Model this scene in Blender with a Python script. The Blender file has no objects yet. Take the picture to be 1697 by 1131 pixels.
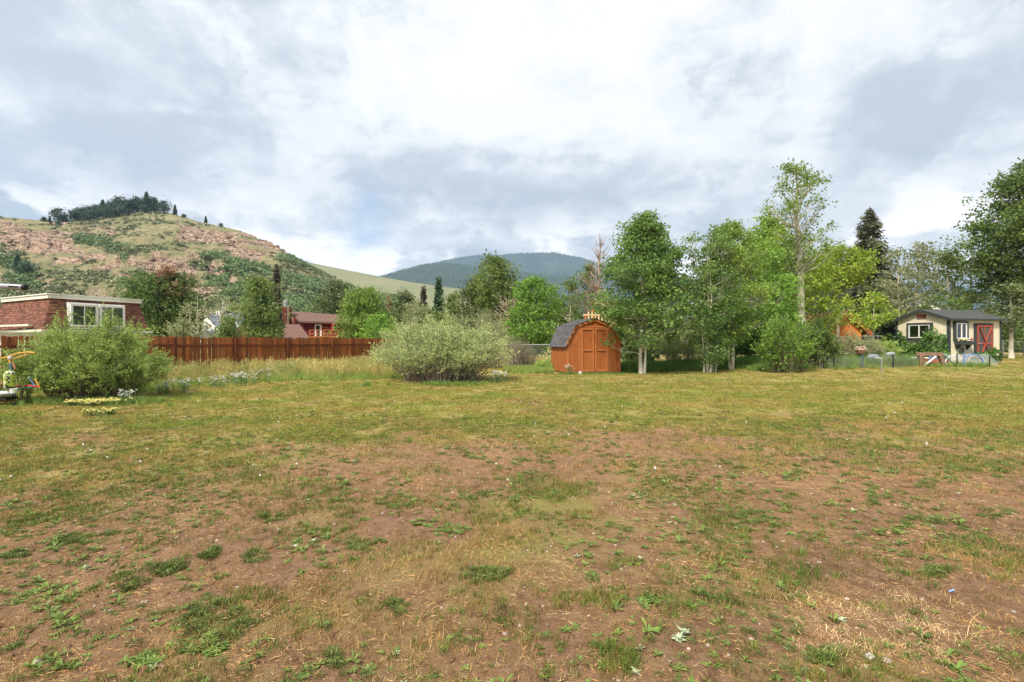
# Mountain back yard: patchy lawn, sheds, willow bushes, fence, aspens, rocky hill, cloudy sky
HAZE = 0.00012
SKYX, SKYY = 2.3, 0.7
# soft lighter (+) and darker (-) banks of the cloud deck, each round its own direction
SKYLOBES = [(1000, 60, 16, 0.09), (1000, 60, 60, 0.06), (700, 60, 40, 0.05),
            (70, 60, 90, -0.09), (30, 150, 120, -0.07), (230, 190, 130, -0.13), (330, 200, 160, -0.06), (60, 290, 140, -0.10), (200, 290, 200, -0.09), (430, 180, 120, -0.05),
            (600, 320, 160, -0.15), (720, 310, 140, -0.18), (840, 310, 160, -0.17), (950, 290, 220, -0.16), (1060, 270, 240, -0.14), (1160, 250, 260, -0.11), (520, 300, 300, -0.07),
            (1150, 120, 220, -0.12), (1250, 60, 200, -0.08), (1380, 120, 200, -0.09), (1480, 90, 200, -0.06), (1480, 240, 260, -0.14), (1560, 200, 260, -0.13), (1650, 150, 200, -0.11),
            (340, 225, 500, 0.10), (480, 245, 400, 0.12), (110, 205, 900, 0.08), (620, 160, 60, 0.06), (1040, 200, 160, 0.08), (1200, 180, 200, 0.08), (1320, 190, 200, 0.08), (1420, 310, 160, 0.09), (1560, 300, 160, 0.10), (1660, 260, 200, 0.07),
            (1100, 340, 200, 0.07), (900, 390, 160, 0.05), (500, 390, 200, 0.08), (680, 410, 300, 0.10)]
EXPO = 1.34
SUNE = 3.1
SKYO = -0.125
SKYK = 0.47
LEAFK = 1.42
import bpy, bmesh, math, random
import numpy as np
from mathutils import Vector, Matrix

SC = bpy.context.scene
COL = SC.collection
R = math.radians
F = 800.0            # focal length of the lens in photo pixels
CX, CY = 848.5, 565.5
CAMH = 1.6

# ------------------------------------------------------------------ camera, exposure, light
cam_data = bpy.data.cameras.new('camera')
cam_data.sensor_width = 36.0
cam_data.lens = F / 1697.0 * 36.0
cam_data.clip_start = 0.05
cam_data.clip_end = 40000
cam = bpy.data.objects.new('camera', cam_data)
COL.objects.link(cam)
cam.location = (0, 0, CAMH)
cam.rotation_euler = (R(90), 0, 0)
SC.camera = cam
SC.view_settings.view_transform = 'Standard'
SC.view_settings.look = 'None'
SC.view_settings.gamma = 1.0
SC.view_settings.use_curve_mapping = False
SC.view_settings.exposure = EXPO
SC.render.engine = 'CYCLES'
cy = SC.cycles
cy.max_bounces = 6
cy.diffuse_bounces = 3
cy.glossy_bounces = 2
cy.transmission_bounces = 4
cy.volume_bounces = 0
cy.transparent_max_bounces = 8
cy.use_denoising = True
cy.volume_step_rate = 4.0

SUN_EL, SUN_AZ = 52.0, 215.0      # azimuth clockwise from +Y: behind the camera, to its left
def sun_dir():
    e, a = R(SUN_EL), R(SUN_AZ)
    return Vector((math.sin(a) * math.cos(e), math.cos(a) * math.cos(e), math.sin(e)))
sl = bpy.data.lights.new('sun', 'SUN')
sl.energy = SUNE
sl.angle = R(10)
sl.color = (1.0, 0.91, 0.79)
sun = bpy.data.objects.new('sun', sl)
COL.objects.link(sun)
sun.rotation_euler = sun_dir().to_track_quat('Z', 'Y').to_euler()

class NT:
    """small helper to write node trees"""
    def __init__(s, tree): s.t = tree; s.n = tree.nodes; s.l = tree.links
    def new(s, typ, **kw):
        n = s.n.new(typ)
        ins = kw.pop('ins', {})
        for k, v in kw.items(): setattr(n, k, v)
        for k, v in ins.items():
            if isinstance(v, bpy.types.NodeSocket): s.l.new(v, n.inputs[k])
            else: n.inputs[k].default_value = v
        return n
    def math(s, op, a, b=None, c=None, clamp=False):
        n = s.n.new('ShaderNodeMath'); n.operation = op; n.use_clamp = clamp
        for i, v in enumerate((a, b, c)):
            if v is None: continue
            if isinstance(v, bpy.types.NodeSocket): s.l.new(v, n.inputs[i])
            else: n.inputs[i].default_value = v
        return n.outputs[0]
    def mix(s, f, a, b, blend='MIX'):
        n = s.n.new('ShaderNodeMix'); n.data_type = 'RGBA'; n.blend_type = blend
        for i, v in ((0, f), (6, a), (7, b)):
            if isinstance(v, bpy.types.NodeSocket): s.l.new(v, n.inputs[i])
            elif i == 0: n.inputs[0].default_value = v
            else: n.inputs[i].default_value = (*v[:3], 1)
        return n.outputs[2]
    def ramp(s, f, stops, interp='LINEAR'):
        n = s.n.new('ShaderNodeValToRGB'); n.color_ramp.interpolation = interp
        e = n.color_ramp.elements
        while len(e) < len(stops): e.new(0.5)
        for k, (p, c) in enumerate(stops):
            e[k].position = p
            e[k].color = (c, c, c, 1) if isinstance(c, (int, float)) else (*c[:3], 1)
        s.l.new(f, n.inputs[0])
        return n.outputs[0]
    def noise(s, vec, scale, detail=4, rough=0.55, dist=0.0):
        n = s.n.new('ShaderNodeTexNoise'); n.inputs['Scale'].default_value = scale
        n.inputs['Detail'].default_value = detail; n.inputs['Roughness'].default_value = rough
        n.inputs['Distortion'].default_value = dist
        if vec is not None: s.l.new(vec, n.inputs['Vector'])
        return n.outputs['Fac']
    def mapping(s, vec, scale=(1, 1, 1), rot=(0, 0, 0), loc=(0, 0, 0)):
        n = s.n.new('ShaderNodeMapping'); s.l.new(vec, n.inputs[0])
        n.inputs['Scale'].default_value = scale; n.inputs['Rotation'].default_value = rot
        n.inputs['Location'].default_value = loc
        return n.outputs[0]

# ------------------------------------------------------------------ sky
world = bpy.data.worlds.new('World'); SC.world = world; world.use_nodes = True
w = NT(world.node_tree); w.n.clear()
tc = w.new('ShaderNodeTexCoord')
gen = tc.outputs['Generated']
sky = w.new('ShaderNodeTexSky', sky_type='NISHITA', sun_disc=False)
sky.sun_elevation = R(SUN_EL); sky.sun_rotation = R(SUN_AZ); sky.altitude = 2600
bg1 = w.new('ShaderNodeBackground', ins={'Color': sky.outputs[0], 'Strength': 0.10})
sp = w.new('ShaderNodeSeparateXYZ', ins={0: gen})
dx, dy, dz = sp.outputs
zz = w.math('ADD', w.math('MAXIMUM', dz, 0.0), 0.10)
pxn = w.math('DIVIDE', dx, zz); pyn = w.math('DIVIDE', dy, zz)
pc = w.new('ShaderNodeCombineXYZ', ins={0: pxn, 1: pyn, 2: 0.0}).outputs[0]
# cloud banks lie in long rolls across the sky: stretch the plane along the rolls
rolled = w.mapping(pc, scale=(0.30, 0.62, 1), rot=(0, 0, R(-26)), loc=(SKYX, SKYY, 0))
big = w.noise(rolled, 1.25, 3, 0.5, 0.4)
mid = w.noise(w.mapping(pc, scale=(0.55, 1.0, 1), rot=(0, 0, R(-24)), loc=(3.1, 1.2, 0.4)), 1.6, 8, 0.58, 0.5)
fine = w.noise(w.mapping(gen, scale=(1, 1, 1.7)), 5.2, 10, 0.60, 0.25)
wn = w.new('ShaderNodeTexNoise'); wn.inputs['Scale'].default_value = 3.2; wn.inputs['Detail'].default_value = 6; wn.inputs['Roughness'].default_value = 0.6
w.l.new(w.mapping(gen, scale=(1, 1, 1.5)), wn.inputs['Vector'])
wv = w.new('ShaderNodeVectorMath', operation='SUBTRACT', ins={0: wn.outputs['Color'], 1: (0.5, 0.5, 0.5)})
wv2 = w.new('ShaderNodeVectorMath', operation='SCALE', ins={0: wv.outputs[0], 'Scale': 0.34})
wv3 = w.new('ShaderNodeVectorMath', operation='ADD', ins={0: gen, 1: wv2.outputs[0]})
warped = w.new('ShaderNodeVectorMath', operation='NORMALIZE', ins={0: wv3.outputs[0]}).outputs[0]
def lobe(vec, sharp):
    """soft patch of cloud round one direction of the sky"""
    v = Vector(vec).normalized()
    n = w.new('ShaderNodeVectorMath', operation='DOT_PRODUCT', ins={0: warped, 1: tuple(v)})
    return w.math('POWER', w.math('MAXIMUM', n.outputs['Value'], 0.0), sharp)
def dirpx(px, py): return ((px - CX) / F, 1.0, (CY - py) / F)
d = w.math('ADD', w.math('MULTIPLY', big, 0.40), w.math('ADD', w.math('MULTIPLY', mid, 0.55), w.math('ADD', w.math('MULTIPLY', fine, 0.66), w.math('MULTIPLY', w.noise(w.mapping(gen, scale=(1, 1, 1.5)), 13.0, 8, 0.66, 0.2), 0.42))))
for (px, py, s, k) in SKYLOBES:
    d = w.math('ADD', d, w.math('MULTIPLY', lobe(dirpx(px, py), s), k))
puff = w.ramp(w.noise(w.mapping(warped, scale=(1, 1, 1.6), loc=(2.2, .4, .1)), 6.5, 9, 0.6, 0.3), [(0.46, 0.0), (0.55, 1.0)])
d = w.math('ADD', d, w.math('MULTIPLY', puff, 0.085))
d = w.math('ADD', d, SKYO - 0.258)
cl = w.ramp(d, [(0.45, (0.555, 0.59, 0.65)), (0.57, (0.67, 0.70, 0.745)), (0.64, (0.79, 0.81, 0.84)),
                (0.69, (0.88, 0.885, 0.89)), (0.84, (1.0, 0.99, 0.98))])
# bright heaps of cumulus low over the horizon
cum = w.noise(w.mapping(gen, scale=(1, 1, 2.2), loc=(1.7, 0.2, 0.9)), 5.5, 10, 0.62, 0.2)
low = w.ramp(dz, [(0.12, 1.0), (0.27, 0.0)])
cumf = w.math('MULTIPLY', w.ramp(cum, [(0.46, 0.0), (0.53, 1.0)]), low)
cumd = w.ramp(w.noise(w.mapping(gen, scale=(1, 1, 2.2), loc=(1.7, 0.2, 0.93)), 5.5, 10, 0.62, 0.2), [(0.45, 0.0), (0.56, 1.0)])
cl = w.mix(cumf, cl, w.mix(cumd, (0.76, 0.78, 0.82), (1.85, 1.70, 1.62)))
bg2 = w.new('ShaderNodeBackground', ins={'Color': cl, 'Strength': SKYK})
gap = w.noise(w.mapping(gen, scale=(1, 1, 2.6), loc=(5.2, 3.3, 0.7)), 2.6, 5, 0.5, 0.2)
gapf = w.ramp(gap, [(0.18, 0.93), (0.25, 1.0)])
gap2 = w.math('SUBTRACT', gapf, w.math('MULTIPLY', lobe(dirpx(592, 372), 1600), 0.45), clamp=True)
mixs = w.new('ShaderNodeMixShader', ins={0: gap2, 1: bg1.outputs[0], 2: bg2.outputs[0]})
w.new('ShaderNodeOutputWorld', ins={0: mixs.outputs[0]})

# ------------------------------------------------------------------ helpers
def at(px, py, Y):
    """a place in the yard from where it shows in the photograph and how far off it is"""
    return Vector(((px - CX) / F * Y, Y, CAMH + (CY - py) / F * Y))
def X_of(px, Y): return (px - CX) / F * Y
def Z_of(py, Y): return CAMH + (CY - py) / F * Y
def sstep(a, b, x):
    t = np.clip((np.asarray(x, float) - a) / (b - a), 0, 1)
    return t * t * (3 - 2 * t)
def _hash(ix, iy, seed):
    h = (ix.astype(np.int64) * 374761393 + iy.astype(np.int64) * 668265263 + seed * 1442695041) & 0xffffffff
    h = ((h ^ (h >> 13)) * 1274126177) & 0xffffffff
    return ((h ^ (h >> 16)) & 0xffffff) / float(0xffffff)
def vnoise(x, y, seed=0):
    x = np.asarray(x, float); y = np.asarray(y, float)
    ix = np.floor(x); iy = np.floor(y); fx = x - ix; fy = y - iy
    fx = fx * fx * (3 - 2 * fx); fy = fy * fy * (3 - 2 * fy)
    a = _hash(ix, iy, seed); b = _hash(ix + 1, iy, seed); c = _hash(ix, iy + 1, seed); e = _hash(ix + 1, iy + 1, seed)
    return (a * (1 - fx) + b * fx) * (1 - fy) + (c * (1 - fx) + e * fx) * fy
def fbm(x, y, seed=0, oct=4, gain=0.5):
    s = 0; a = 1; t = 0
    for k in range(oct):
        s = s + a * vnoise(np.asarray(x) * 2 ** k + 13.7 * k, np.asarray(y) * 2 ** k - 7.3 * k, seed + k)
        t += a; a *= gain
    return s / t
def cellv(x, y, seed=0):
    return _hash(np.floor(np.asarray(x, float)), np.floor(np.asarray(y, float)), seed)

def tag(o, label=None, cat=None, group=None, kind=None):
    if label: o['label'] = label
    if cat: o['category'] = cat
    if group: o['group'] = group
    if kind: o['kind'] = kind
    return o
def link(o, parent=None):
    COL.objects.link(o)
    if parent is not None: o.parent = parent
    return o
def root(name, loc, rz=0.0, label=None, cat=None, group=None):
    o = bpy.data.objects.new(name, None); o.empty_display_size = 0.2
    o.location = loc; o.rotation_euler = (0, 0, rz); link(o)
    return tag(o, label, cat, group)
def part(name, me, parent=None, loc=(0, 0, 0), rot=(0, 0, 0), label=None, kind=None):
    o = bpy.data.objects.new(name, me); o.location = loc; o.rotation_euler = rot
    link(o, parent)
    return tag(o, label, kind=kind)
def fast_mesh(name, V, quads=None, tris=None, mat=None, tint=None, smooth=False, attrs=None, mats=None, midx=None):
    me = bpy.data.meshes.new(name)
    V = np.asarray(V, np.float32).reshape(-1, 3)
    q = np.zeros((0, 4), np.int32) if quads is None else np.asarray(quads, np.int32).reshape(-1, 4)
    t = np.zeros((0, 3), np.int32) if tris is None else np.asarray(tris, np.int32).reshape(-1, 3)
    me.vertices.add(len(V)); me.vertices.foreach_set('co', V.ravel())
    nl = len(q) * 4 + len(t) * 3
    me.loops.add(nl); me.loops.foreach_set('vertex_index', np.concatenate([q.ravel(), t.ravel()]).astype(np.int32))
    me.polygons.add(len(q) + len(t))
    st = np.concatenate([np.arange(len(q)) * 4, len(q) * 4 + np.arange(len(t)) * 3]).astype(np.int32)
    me.polygons.foreach_set('loop_start', st)
    if smooth: me.polygons.foreach_set('use_smooth', np.ones(len(q) + len(t), bool))
    if tint is not None:
        a = me.attributes.new('tint', 'FLOAT', 'POINT'); a.data.foreach_set('value', np.asarray(tint, np.float32))
    for k, v in (attrs or {}).items():
        a = me.attributes.new(k, 'FLOAT', 'POINT'); a.data.foreach_set('value', np.asarray(v, np.float32))
    for m in (mats or ([mat] if mat else [])): me.materials.append(m)
    if midx is not None: me.polygons.foreach_set('material_index', np.asarray(midx, np.int32))
    me.update(calc_edges=True); me.validate()
    return me

class MB:
    """collects simple solids into one mesh"""
    def __init__(s): s.v = []; s.f = []
    def add(s, V, Fs):
        b = len(s.v); s.v += [tuple(p) for p in V]; s.f += [tuple(i + b for i in f) for f in Fs]
        return s
    def box(s, c, d, rz=0, M=None):
        x, y, z = d[0] / 2, d[1] / 2, d[2] / 2
        P = [Vector((i * x, j * y, k * z)) for k in (-1, 1) for (i, j) in ((-1, -1), (1, -1), (1, 1), (-1, 1))]
        rm = M if M is not None else Matrix.Rotation(rz, 3, 'Z')
        P = [rm @ p + Vector(c) for p in P]
        return s.add(P, [(3, 2, 1, 0), (4, 5, 6, 7), (0, 1, 5, 4), (1, 2, 6, 5), (2, 3, 7, 6), (3, 0, 4, 7)])
    def bar(s, a, b, w, h, up=(0, 0, 1)):
        a, b = Vector(a), Vector(b); d = b - a; L = d.length; y = d.normalized()
        x = y.cross(Vector(up)); x = x.normalized() if x.length > 1e-4 else Vector((1, 0, 0)); z = x.cross(y)
        M = Matrix((x, y, z)).transposed()
        return s.box((a + b) / 2, (w, L, h), M=M)
    def tube(s, pts, r, n=8, cap=True):
        pts = [Vector(p) for p in pts]; rr = r if isinstance(r, (list, tuple)) else [r] * len(pts)
        V = []; Fs = []
        for k, p in enumerate(pts):
            d = (pts[min(k + 1, len(pts) - 1)] - pts[max(k - 1, 0)]).normalized()
            x = d.orthogonal().normalized() if k == 0 else (x - d * x.dot(d)).normalized()
            y = d.cross(x)
            for j in range(n):
                a = 2 * math.pi * j / n
                V.append(p + (x * math.cos(a) + y * math.sin(a)) * rr[k])
        for k in range(len(pts) - 1):
            for j in range(n):
                a = k * n + j; b = k * n + (j + 1) % n
                Fs.append((a, b, b + n, a + n))
        if cap: Fs += [tuple(reversed(range(n))), tuple(range(len(V) - n, len(V)))]
        return s.add(V, Fs)
    def prism(s, poly, y0, y1):
        """polygon in x,z pushed along y"""
        n = len(poly)
        V = [(p[0], y0, p[1]) for p in poly] + [(p[0], y1, p[1]) for p in poly]
        return s.add(V, [tuple(range(n)), tuple(reversed(range(n, 2 * n)))] + [((i + 1) % n, i, i + n, (i + 1) % n + n) for i in range(n)])
    def lathe(s, prof, c=(0, 0, 0), n=12):
        V = []; Fs = []
        for (r, z) in prof:
            for j in range(n):
                a = 2 * math.pi * j / n; V.append((c[0] + r * math.cos(a), c[1] + r * math.sin(a), c[2] + z))
        for k in range(len(prof) - 1):
            for j in range(n): Fs.append((k * n + j, k * n + (j + 1) % n, (k + 1) * n + (j + 1) % n, (k + 1) * n + j))
        Fs += [tuple(reversed(range(n))), tuple(range(len(V) - n, len(V)))]
        return s.add(V, Fs)
    def mesh(s, name, mat, bevel=0.0, smooth=False):
        me = bpy.data.meshes.new(name); me.from_pydata(s.v, [], s.f)
        bm = bmesh.new(); bm.from_mesh(me)
        bmesh.ops.recalc_face_normals(bm, faces=bm.faces)
        if bevel: bmesh.ops.bevel(bm, geom=list(bm.edges), offset=bevel, segments=1, affect='EDGES', clamp_overlap=True)
        bm.to_mesh(me); bm.free()
        if smooth: me.polygons.foreach_set('use_smooth', [True] * len(me.polygons))
        me.materials.append(mat); me.update()
        return me
    def part(s, name, mat, parent=None, bevel=0.0, label=None, kind=None, loc=(0, 0, 0), rot=(0, 0, 0), smooth=False):
        return part(name, s.mesh(name, mat, bevel, smooth), parent, loc, rot, label, kind)

# ------------------------------------------------------------------ materials
def mat_base(name):
    m = bpy.data.materials.new(name); m.use_nodes = True
    t = NT(m.node_tree); t.n.clear()
    p = t.new('ShaderNodeBsdfPrincipled'); o = t.new('ShaderNodeOutputMaterial', ins={0: p.outputs[0]})
    return m, t, p, o
def mat(name, c1, c2=None, scale=4.0, rough=0.8, bump=0.0, bscale=30.0, stretch=(1, 1, 1), metal=0.0, per_obj=0.0, c3=None, spec=0.3):
    """noise-mottled paint / wood / stone; per_obj = how much each object differs in lightness"""
    m, t, p, o = mat_base(name)
    tc = t.new('ShaderNodeTexCoord'); v = t.mapping(tc.outputs['Object'], scale=stretch)
    oi = t.new('ShaderNodeObjectInfo')
    off = t.new('ShaderNodeVectorMath', operation='SCALE', ins={0: (31, 17, 11)}); t.l.new(oi.outputs['Random'], off.inputs['Scale'])
    v = t.new('ShaderNodeVectorMath', operation='ADD', ins={0: v, 1: off.outputs[0]}).outputs[0]
    c2 = c2 or tuple(x * 0.72 for x in c1)
    f = t.ramp(t.noise(v, scale, 6, 0.6), [(0.32, 0.0), (0.68, 1.0)])
    c = t.mix(f, c1, c2)
    if c3: c = t.mix(t.ramp(t.noise(v, scale * 4.3, 5, 0.6), [(0.55, 0.0), (0.72, 0.8)]), c, c3)
    if per_obj:
        k = t.math('ADD', t.math('MULTIPLY', oi.outputs['Random'], 2 * per_obj), 1 - per_obj)
        s = t.new('ShaderNodeVectorMath', operation='SCALE', ins={0: c}); t.l.new(k, s.inputs['Scale']); c = s.outputs[0]
    t.l.new(c, p.inputs['Base Color'])
    p.inputs['Roughness'].default_value = rough; p.inputs['Metallic'].default_value = metal
    p.inputs['Specular IOR Level'].default_value = spec
    if bump:
        b = t.new('ShaderNodeBump', ins={'Strength': bump, 'Distance': 0.02, 'Height': t.noise(v, bscale, 5, 0.6)})
        t.l.new(b.outputs[0], p.inputs['Normal'])
    return m
def mat_leaf(name, cA, cB, trans=0.42, rough=0.5, wscale=0.0, cC=None, objvar=0.15):
    """leaves: colour runs from cA to cB with each leaf's own tint; world-space patches of cC"""
    m, t, p, o = mat_base(name)
    at_ = t.new('ShaderNodeAttribute', attribute_name='tint')
    cA = [min(.9, v * LEAFK) for v in cA]; cB = [min(.9, v * LEAFK) for v in cB]; cC = cC and [v * LEAFK for v in cC]
    c = t.mix(at_.outputs['Fac'], cA, cB)
    if cC:
        geo = t.new('ShaderNodeNewGeometry')
        f = t.ramp(t.noise(geo.outputs['Position'], wscale or 0.5, 4, 0.6), [(0.40, 0.0), (0.62, 1.0)])
        c = t.mix(f, c, cC)
    oi = t.new('ShaderNodeObjectInfo')
    k = t.math('ADD', t.math('MULTIPLY', oi.outputs['Random'], 2 * objvar), 1 - objvar)
    s = t.new('ShaderNodeVectorMath', operation='SCALE', ins={0: c}); t.l.new(k, s.inputs['Scale']); c = s.outputs[0]
    t.l.new(c, p.inputs['Base Color']); p.inputs['Roughness'].default_value = rough
    p.inputs['Specular IOR Level'].default_value = 0.25
    tr = t.new('ShaderNodeBsdfTranslucent', ins={'Color': c})
    mx = t.new('ShaderNodeMixShader', ins={0: trans, 1: p.outputs[0], 2: tr.outputs[0]})
    t.l.new(mx.outputs[0], o.inputs[0])
    return m
# ------------------------------------------------------------------ the ground
def gz(x, y):
    x = np.asarray(x, float); y = np.asarray(y, float)
    z = 0.5 * sstep(4, 21, x) * sstep(12, 26, y)
    z = (z + 0.05 * (fbm(x * .25, y * .25, 5, 3) - .5) * sstep(1, 5, y)) * (1 - sstep(42, 62, np.hypot(x, y)))
    return z
def gzf(x, y): return float(gz(x, y))
def relief(x, y):
    near = 1 - sstep(14, 30, np.hypot(x, y))
    r = 0.05 * (fbm(x * .9, y * .9, 11, 3) - .5) + 0.042 * (fbm(x * 4.2, y * 4.2, 21, 3) - .5) + 0.016 * (fbm(x * 15, y * 15, 23, 2) - .5)
    hole = np.clip(fbm(x * 2.6, y * 2.6, 31, 2) - .72, 0, 1) * -0.12
    return (r + hole) * near
def cover(x, y):
    """how much grass stands on the soil, 0..1"""
    x = np.asarray(x, float); y = np.asarray(y, float)
    b = 0.19 + 0.66 * sstep(3.6, 13.5, y + 0.10 * np.abs(x))
    b = b + 0.22 * sstep(-0.5, -5.0, x) * sstep(3.0, 6, y) + 0.10 * sstep(2, 7, x) * sstep(4, 7, y)
    n = fbm(x * .42, y * .62, 41, 3) - .5
    n2 = fbm(x * 1.7, y * 1.7, 51, 3) - .5
    return np.clip(b + 1.15 * n + 1.0 * n2 * (1 - 0.4 * sstep(9, 16, y)), 0, 1)

def ring_sheet():
    fine = np.arange(-52, 52.01, 0.26)
    ang = np.radians(np.concatenate([[-180], np.arange(-170, -53, 10.0), fine, np.arange(60, 180.1, 10.0)]))
    rad = [1.3]
    while rad[-1] < 45: rad.append(rad[-1] * 1.0105)
    while rad[-1] < 12500: rad.append(rad[-1] * 1.14)
    rad = np.array(rad)
    A, Rr = np.meshgrid(ang, rad)
    X = np.sin(A) * Rr; Y = np.cos(A) * Rr
    X = np.vstack([np.zeros((1, len(ang))), X]); Y = np.vstack([np.zeros((1, len(ang))), Y])
    return X, Y
X, Y = ring_sheet()

Z = gz(X, Y) + relief(X, Y)
nr, nc = X.shape
idx = np.arange(nr * nc).reshape(nr, nc)
q = np.stack([idx[:-1, :-1], idx[1:, :-1], idx[1:, 1:], idx[:-1, 1:]], -1).reshape(-1, 4)[:, ::-1]
cov = cover(X, Y)

m, t, p, o = mat_base('soil_and_turf')
geo = t.new('ShaderNodeNewGeometry'); pos = geo.outputs['Position']
cv = t.new('ShaderNodeAttribute', attribute_name='cover').outputs['Fac']
n1 = t.noise(pos, 1.3, 5, 0.6); n2 = t.noise(pos, 9, 6, 0.65); n3 = t.noise(pos, 60, 5, 0.7); n4 = t.noise(pos, 0.35, 3, 0.5)
dirt = t.mix(t.ramp(n1, [(0.35, 0.), (0.65, 1.)]), (0.325, 0.188, 0.098), (0.205, 0.115, 0.062))
dirt = t.mix(t.ramp(n2, [(0.40, 0.), (0.66, 1.)]), dirt, (0.41, 0.25, 0.145))
dirt = t.mix(t.ramp(n3, [(0.30, 0.75), (0.44, 0.)]), dirt, (0.17, 0.10, 0.07))
dirt = t.mix(t.ramp(t.noise(pos, 160, 3, 0.6), [(0.64, 0.), (0.70, 0.8)]), dirt, (0.66, 0.50, 0.33))
thatch = t.mix(t.ramp(n2, [(0.35, 0.), (0.62, 1.)]), (0.46, 0.36, 0.14), (0.28, 0.25, 0.075))
thatch = t.mix(t.ramp(n4, [(0.40, 0.), (0.60, 1.)]), thatch, (0.28, 0.285, 0.07))
thatch = t.mix(t.ramp(t.noise(pos, 35, 4, 0.7), [(0.5, 0.), (0.66, 0.7)]), thatch, (0.52, 0.38, 0.19))
f = t.ramp(t.math('ADD', t.math('ADD', cv, t.math('MULTIPLY', n2, 0.7)), t.math('MULTIPLY', t.noise(pos, 28, 4, 0.6), 0.5)), [(0.98, 0.), (1.22, 1.)])
# (values over 1 are clipped by the ramp, so scale)
f = t.ramp(t.math('MULTIPLY', t.math('ADD', t.math('ADD', cv, t.math('MULTIPLY', n2, 0.7)), t.math('MULTIPLY', t.noise(pos, 28, 4, 0.6), 0.5)), 0.5), [(0.44, 0.), (0.70, 1.)])
brown = t.ramp(t.noise(t.mapping(pos, scale=(.8, 1.3, 1)), .55, 5, .65), [(0.50, 0.), (0.66, .7)])
thatch = t.mix(brown, thatch, (0.36, 0.215, 0.12))
t.l.new(t.mix(f, dirt, thatch), p.inputs['Base Color'])
p.inputs['Roughness'].default_value = 0.95; p.inputs['Specular IOR Level'].default_value = 0.1
bh = t.math('ADD', t.math('MULTIPLY', t.noise(pos, 22, 6, 0.7), 1.0), t.math('MULTIPLY', t.noise(pos, 110, 4, 0.7), 0.5))
bp = t.new('ShaderNodeBump', ins={'Strength': 1.0, 'Distance': 0.06, 'Height': bh}); t.l.new(bp.outputs[0], p.inputs['Normal'])
SOIL = m
me = fast_mesh('ground', np.stack([X, Y, Z], -1), quads=q, mat=SOIL, smooth=True, attrs={'cover': cov.ravel()})
tag(part('ground', me), 'reddish brown soil with patchy grass across the back yard', kind='structure')

# ------------------------------------------------------------------ hills, cut from real slopes at their distances
def interp(px, prof): return np.interp(px, [a for a, b in prof], [b for a, b in prof])
RIDGE1 = [(-900, 470), (-500, 400), (-200, 366), (0, 357), (60, 363), (110, 363), (150, 360), (190, 353), (240, 347), (290, 353),
          (330, 366), (370, 374), (400, 381), (430, 392), (460, 404), (490, 423), (520, 443), (560, 462), (600, 477), (660, 488), (720, 512), (790, 560), (840, 572)]
DIST1 = [(-900, 380), (0, 400), (240, 470), (430, 450), (560, 380), (700, 330), (840, 300)]
ROCKS = [(0, 378, 120, 402, 14, 1), (10, 402, 110, 412, 22, 1.2), (100, 412, 190, 436, 16, 1), (150, 440, 215, 458, 9, .7), (60, 470, 200, 492, 14, .9),
         (180, 385, 200, 392, 12, .6), (100, 370, 190, 384, 8, .8), (205, 425, 250, 440, 16, .7), (250, 425, 300, 470, 16, 1.1), (300, 395, 345, 430, 14, .7), (285, 440, 345, 490, 16, 1),
         (315, 388, 360, 402, 17, 1.1), (355, 398, 430, 425, 15, 1.2), (395, 392, 470, 410, 10, 1.1), (440, 398, 500, 432, 7, 1.0), (345, 435, 380, 468, 9, 1.3),
         (120, 385, 140, 410, 8, .8), (470, 425, 560, 470, 7, .4), (510, 488, 535, 500, 7, 1)]
GREENS = [(350, 435, 420, 450, 18, 1), (380, 460, 480, 480, 30, 1), (400, 440, 470, 470, 16, 1), (470, 435, 560, 460, 7, 1.3), (300, 480, 420, 530, 30, .8),
          (0, 430, 60, 470, 22, .9), (130, 395, 210, 410, 10, .8), (180, 408, 250, 420, 8, .9), (60, 452, 230, 470, 9, .9), (480, 480, 640, 520, 24, .9), (230, 455, 290, 500, 18, .7), (0, 500, 300, 530, 20, .6)]
def bands(px, py, L):
    s = np.zeros_like(px)
    for (x0, y0, x1, y1, w_, k) in L:
        dx_, dy_ = x1 - x0, y1 - y0; n = dx_ * dx_ + dy_ * dy_
        t_ = np.clip(((px - x0) * dx_ + (py - y0) * dy_) / n, 0, 1)
        dd = np.hypot((px - x0 - t_ * dx_) * 0.7, py - y0 - t_ * dy_)
        s = np.maximum(s, k * np.clip(1.35 - dd / w_, 0, 1))
    return s
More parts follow.
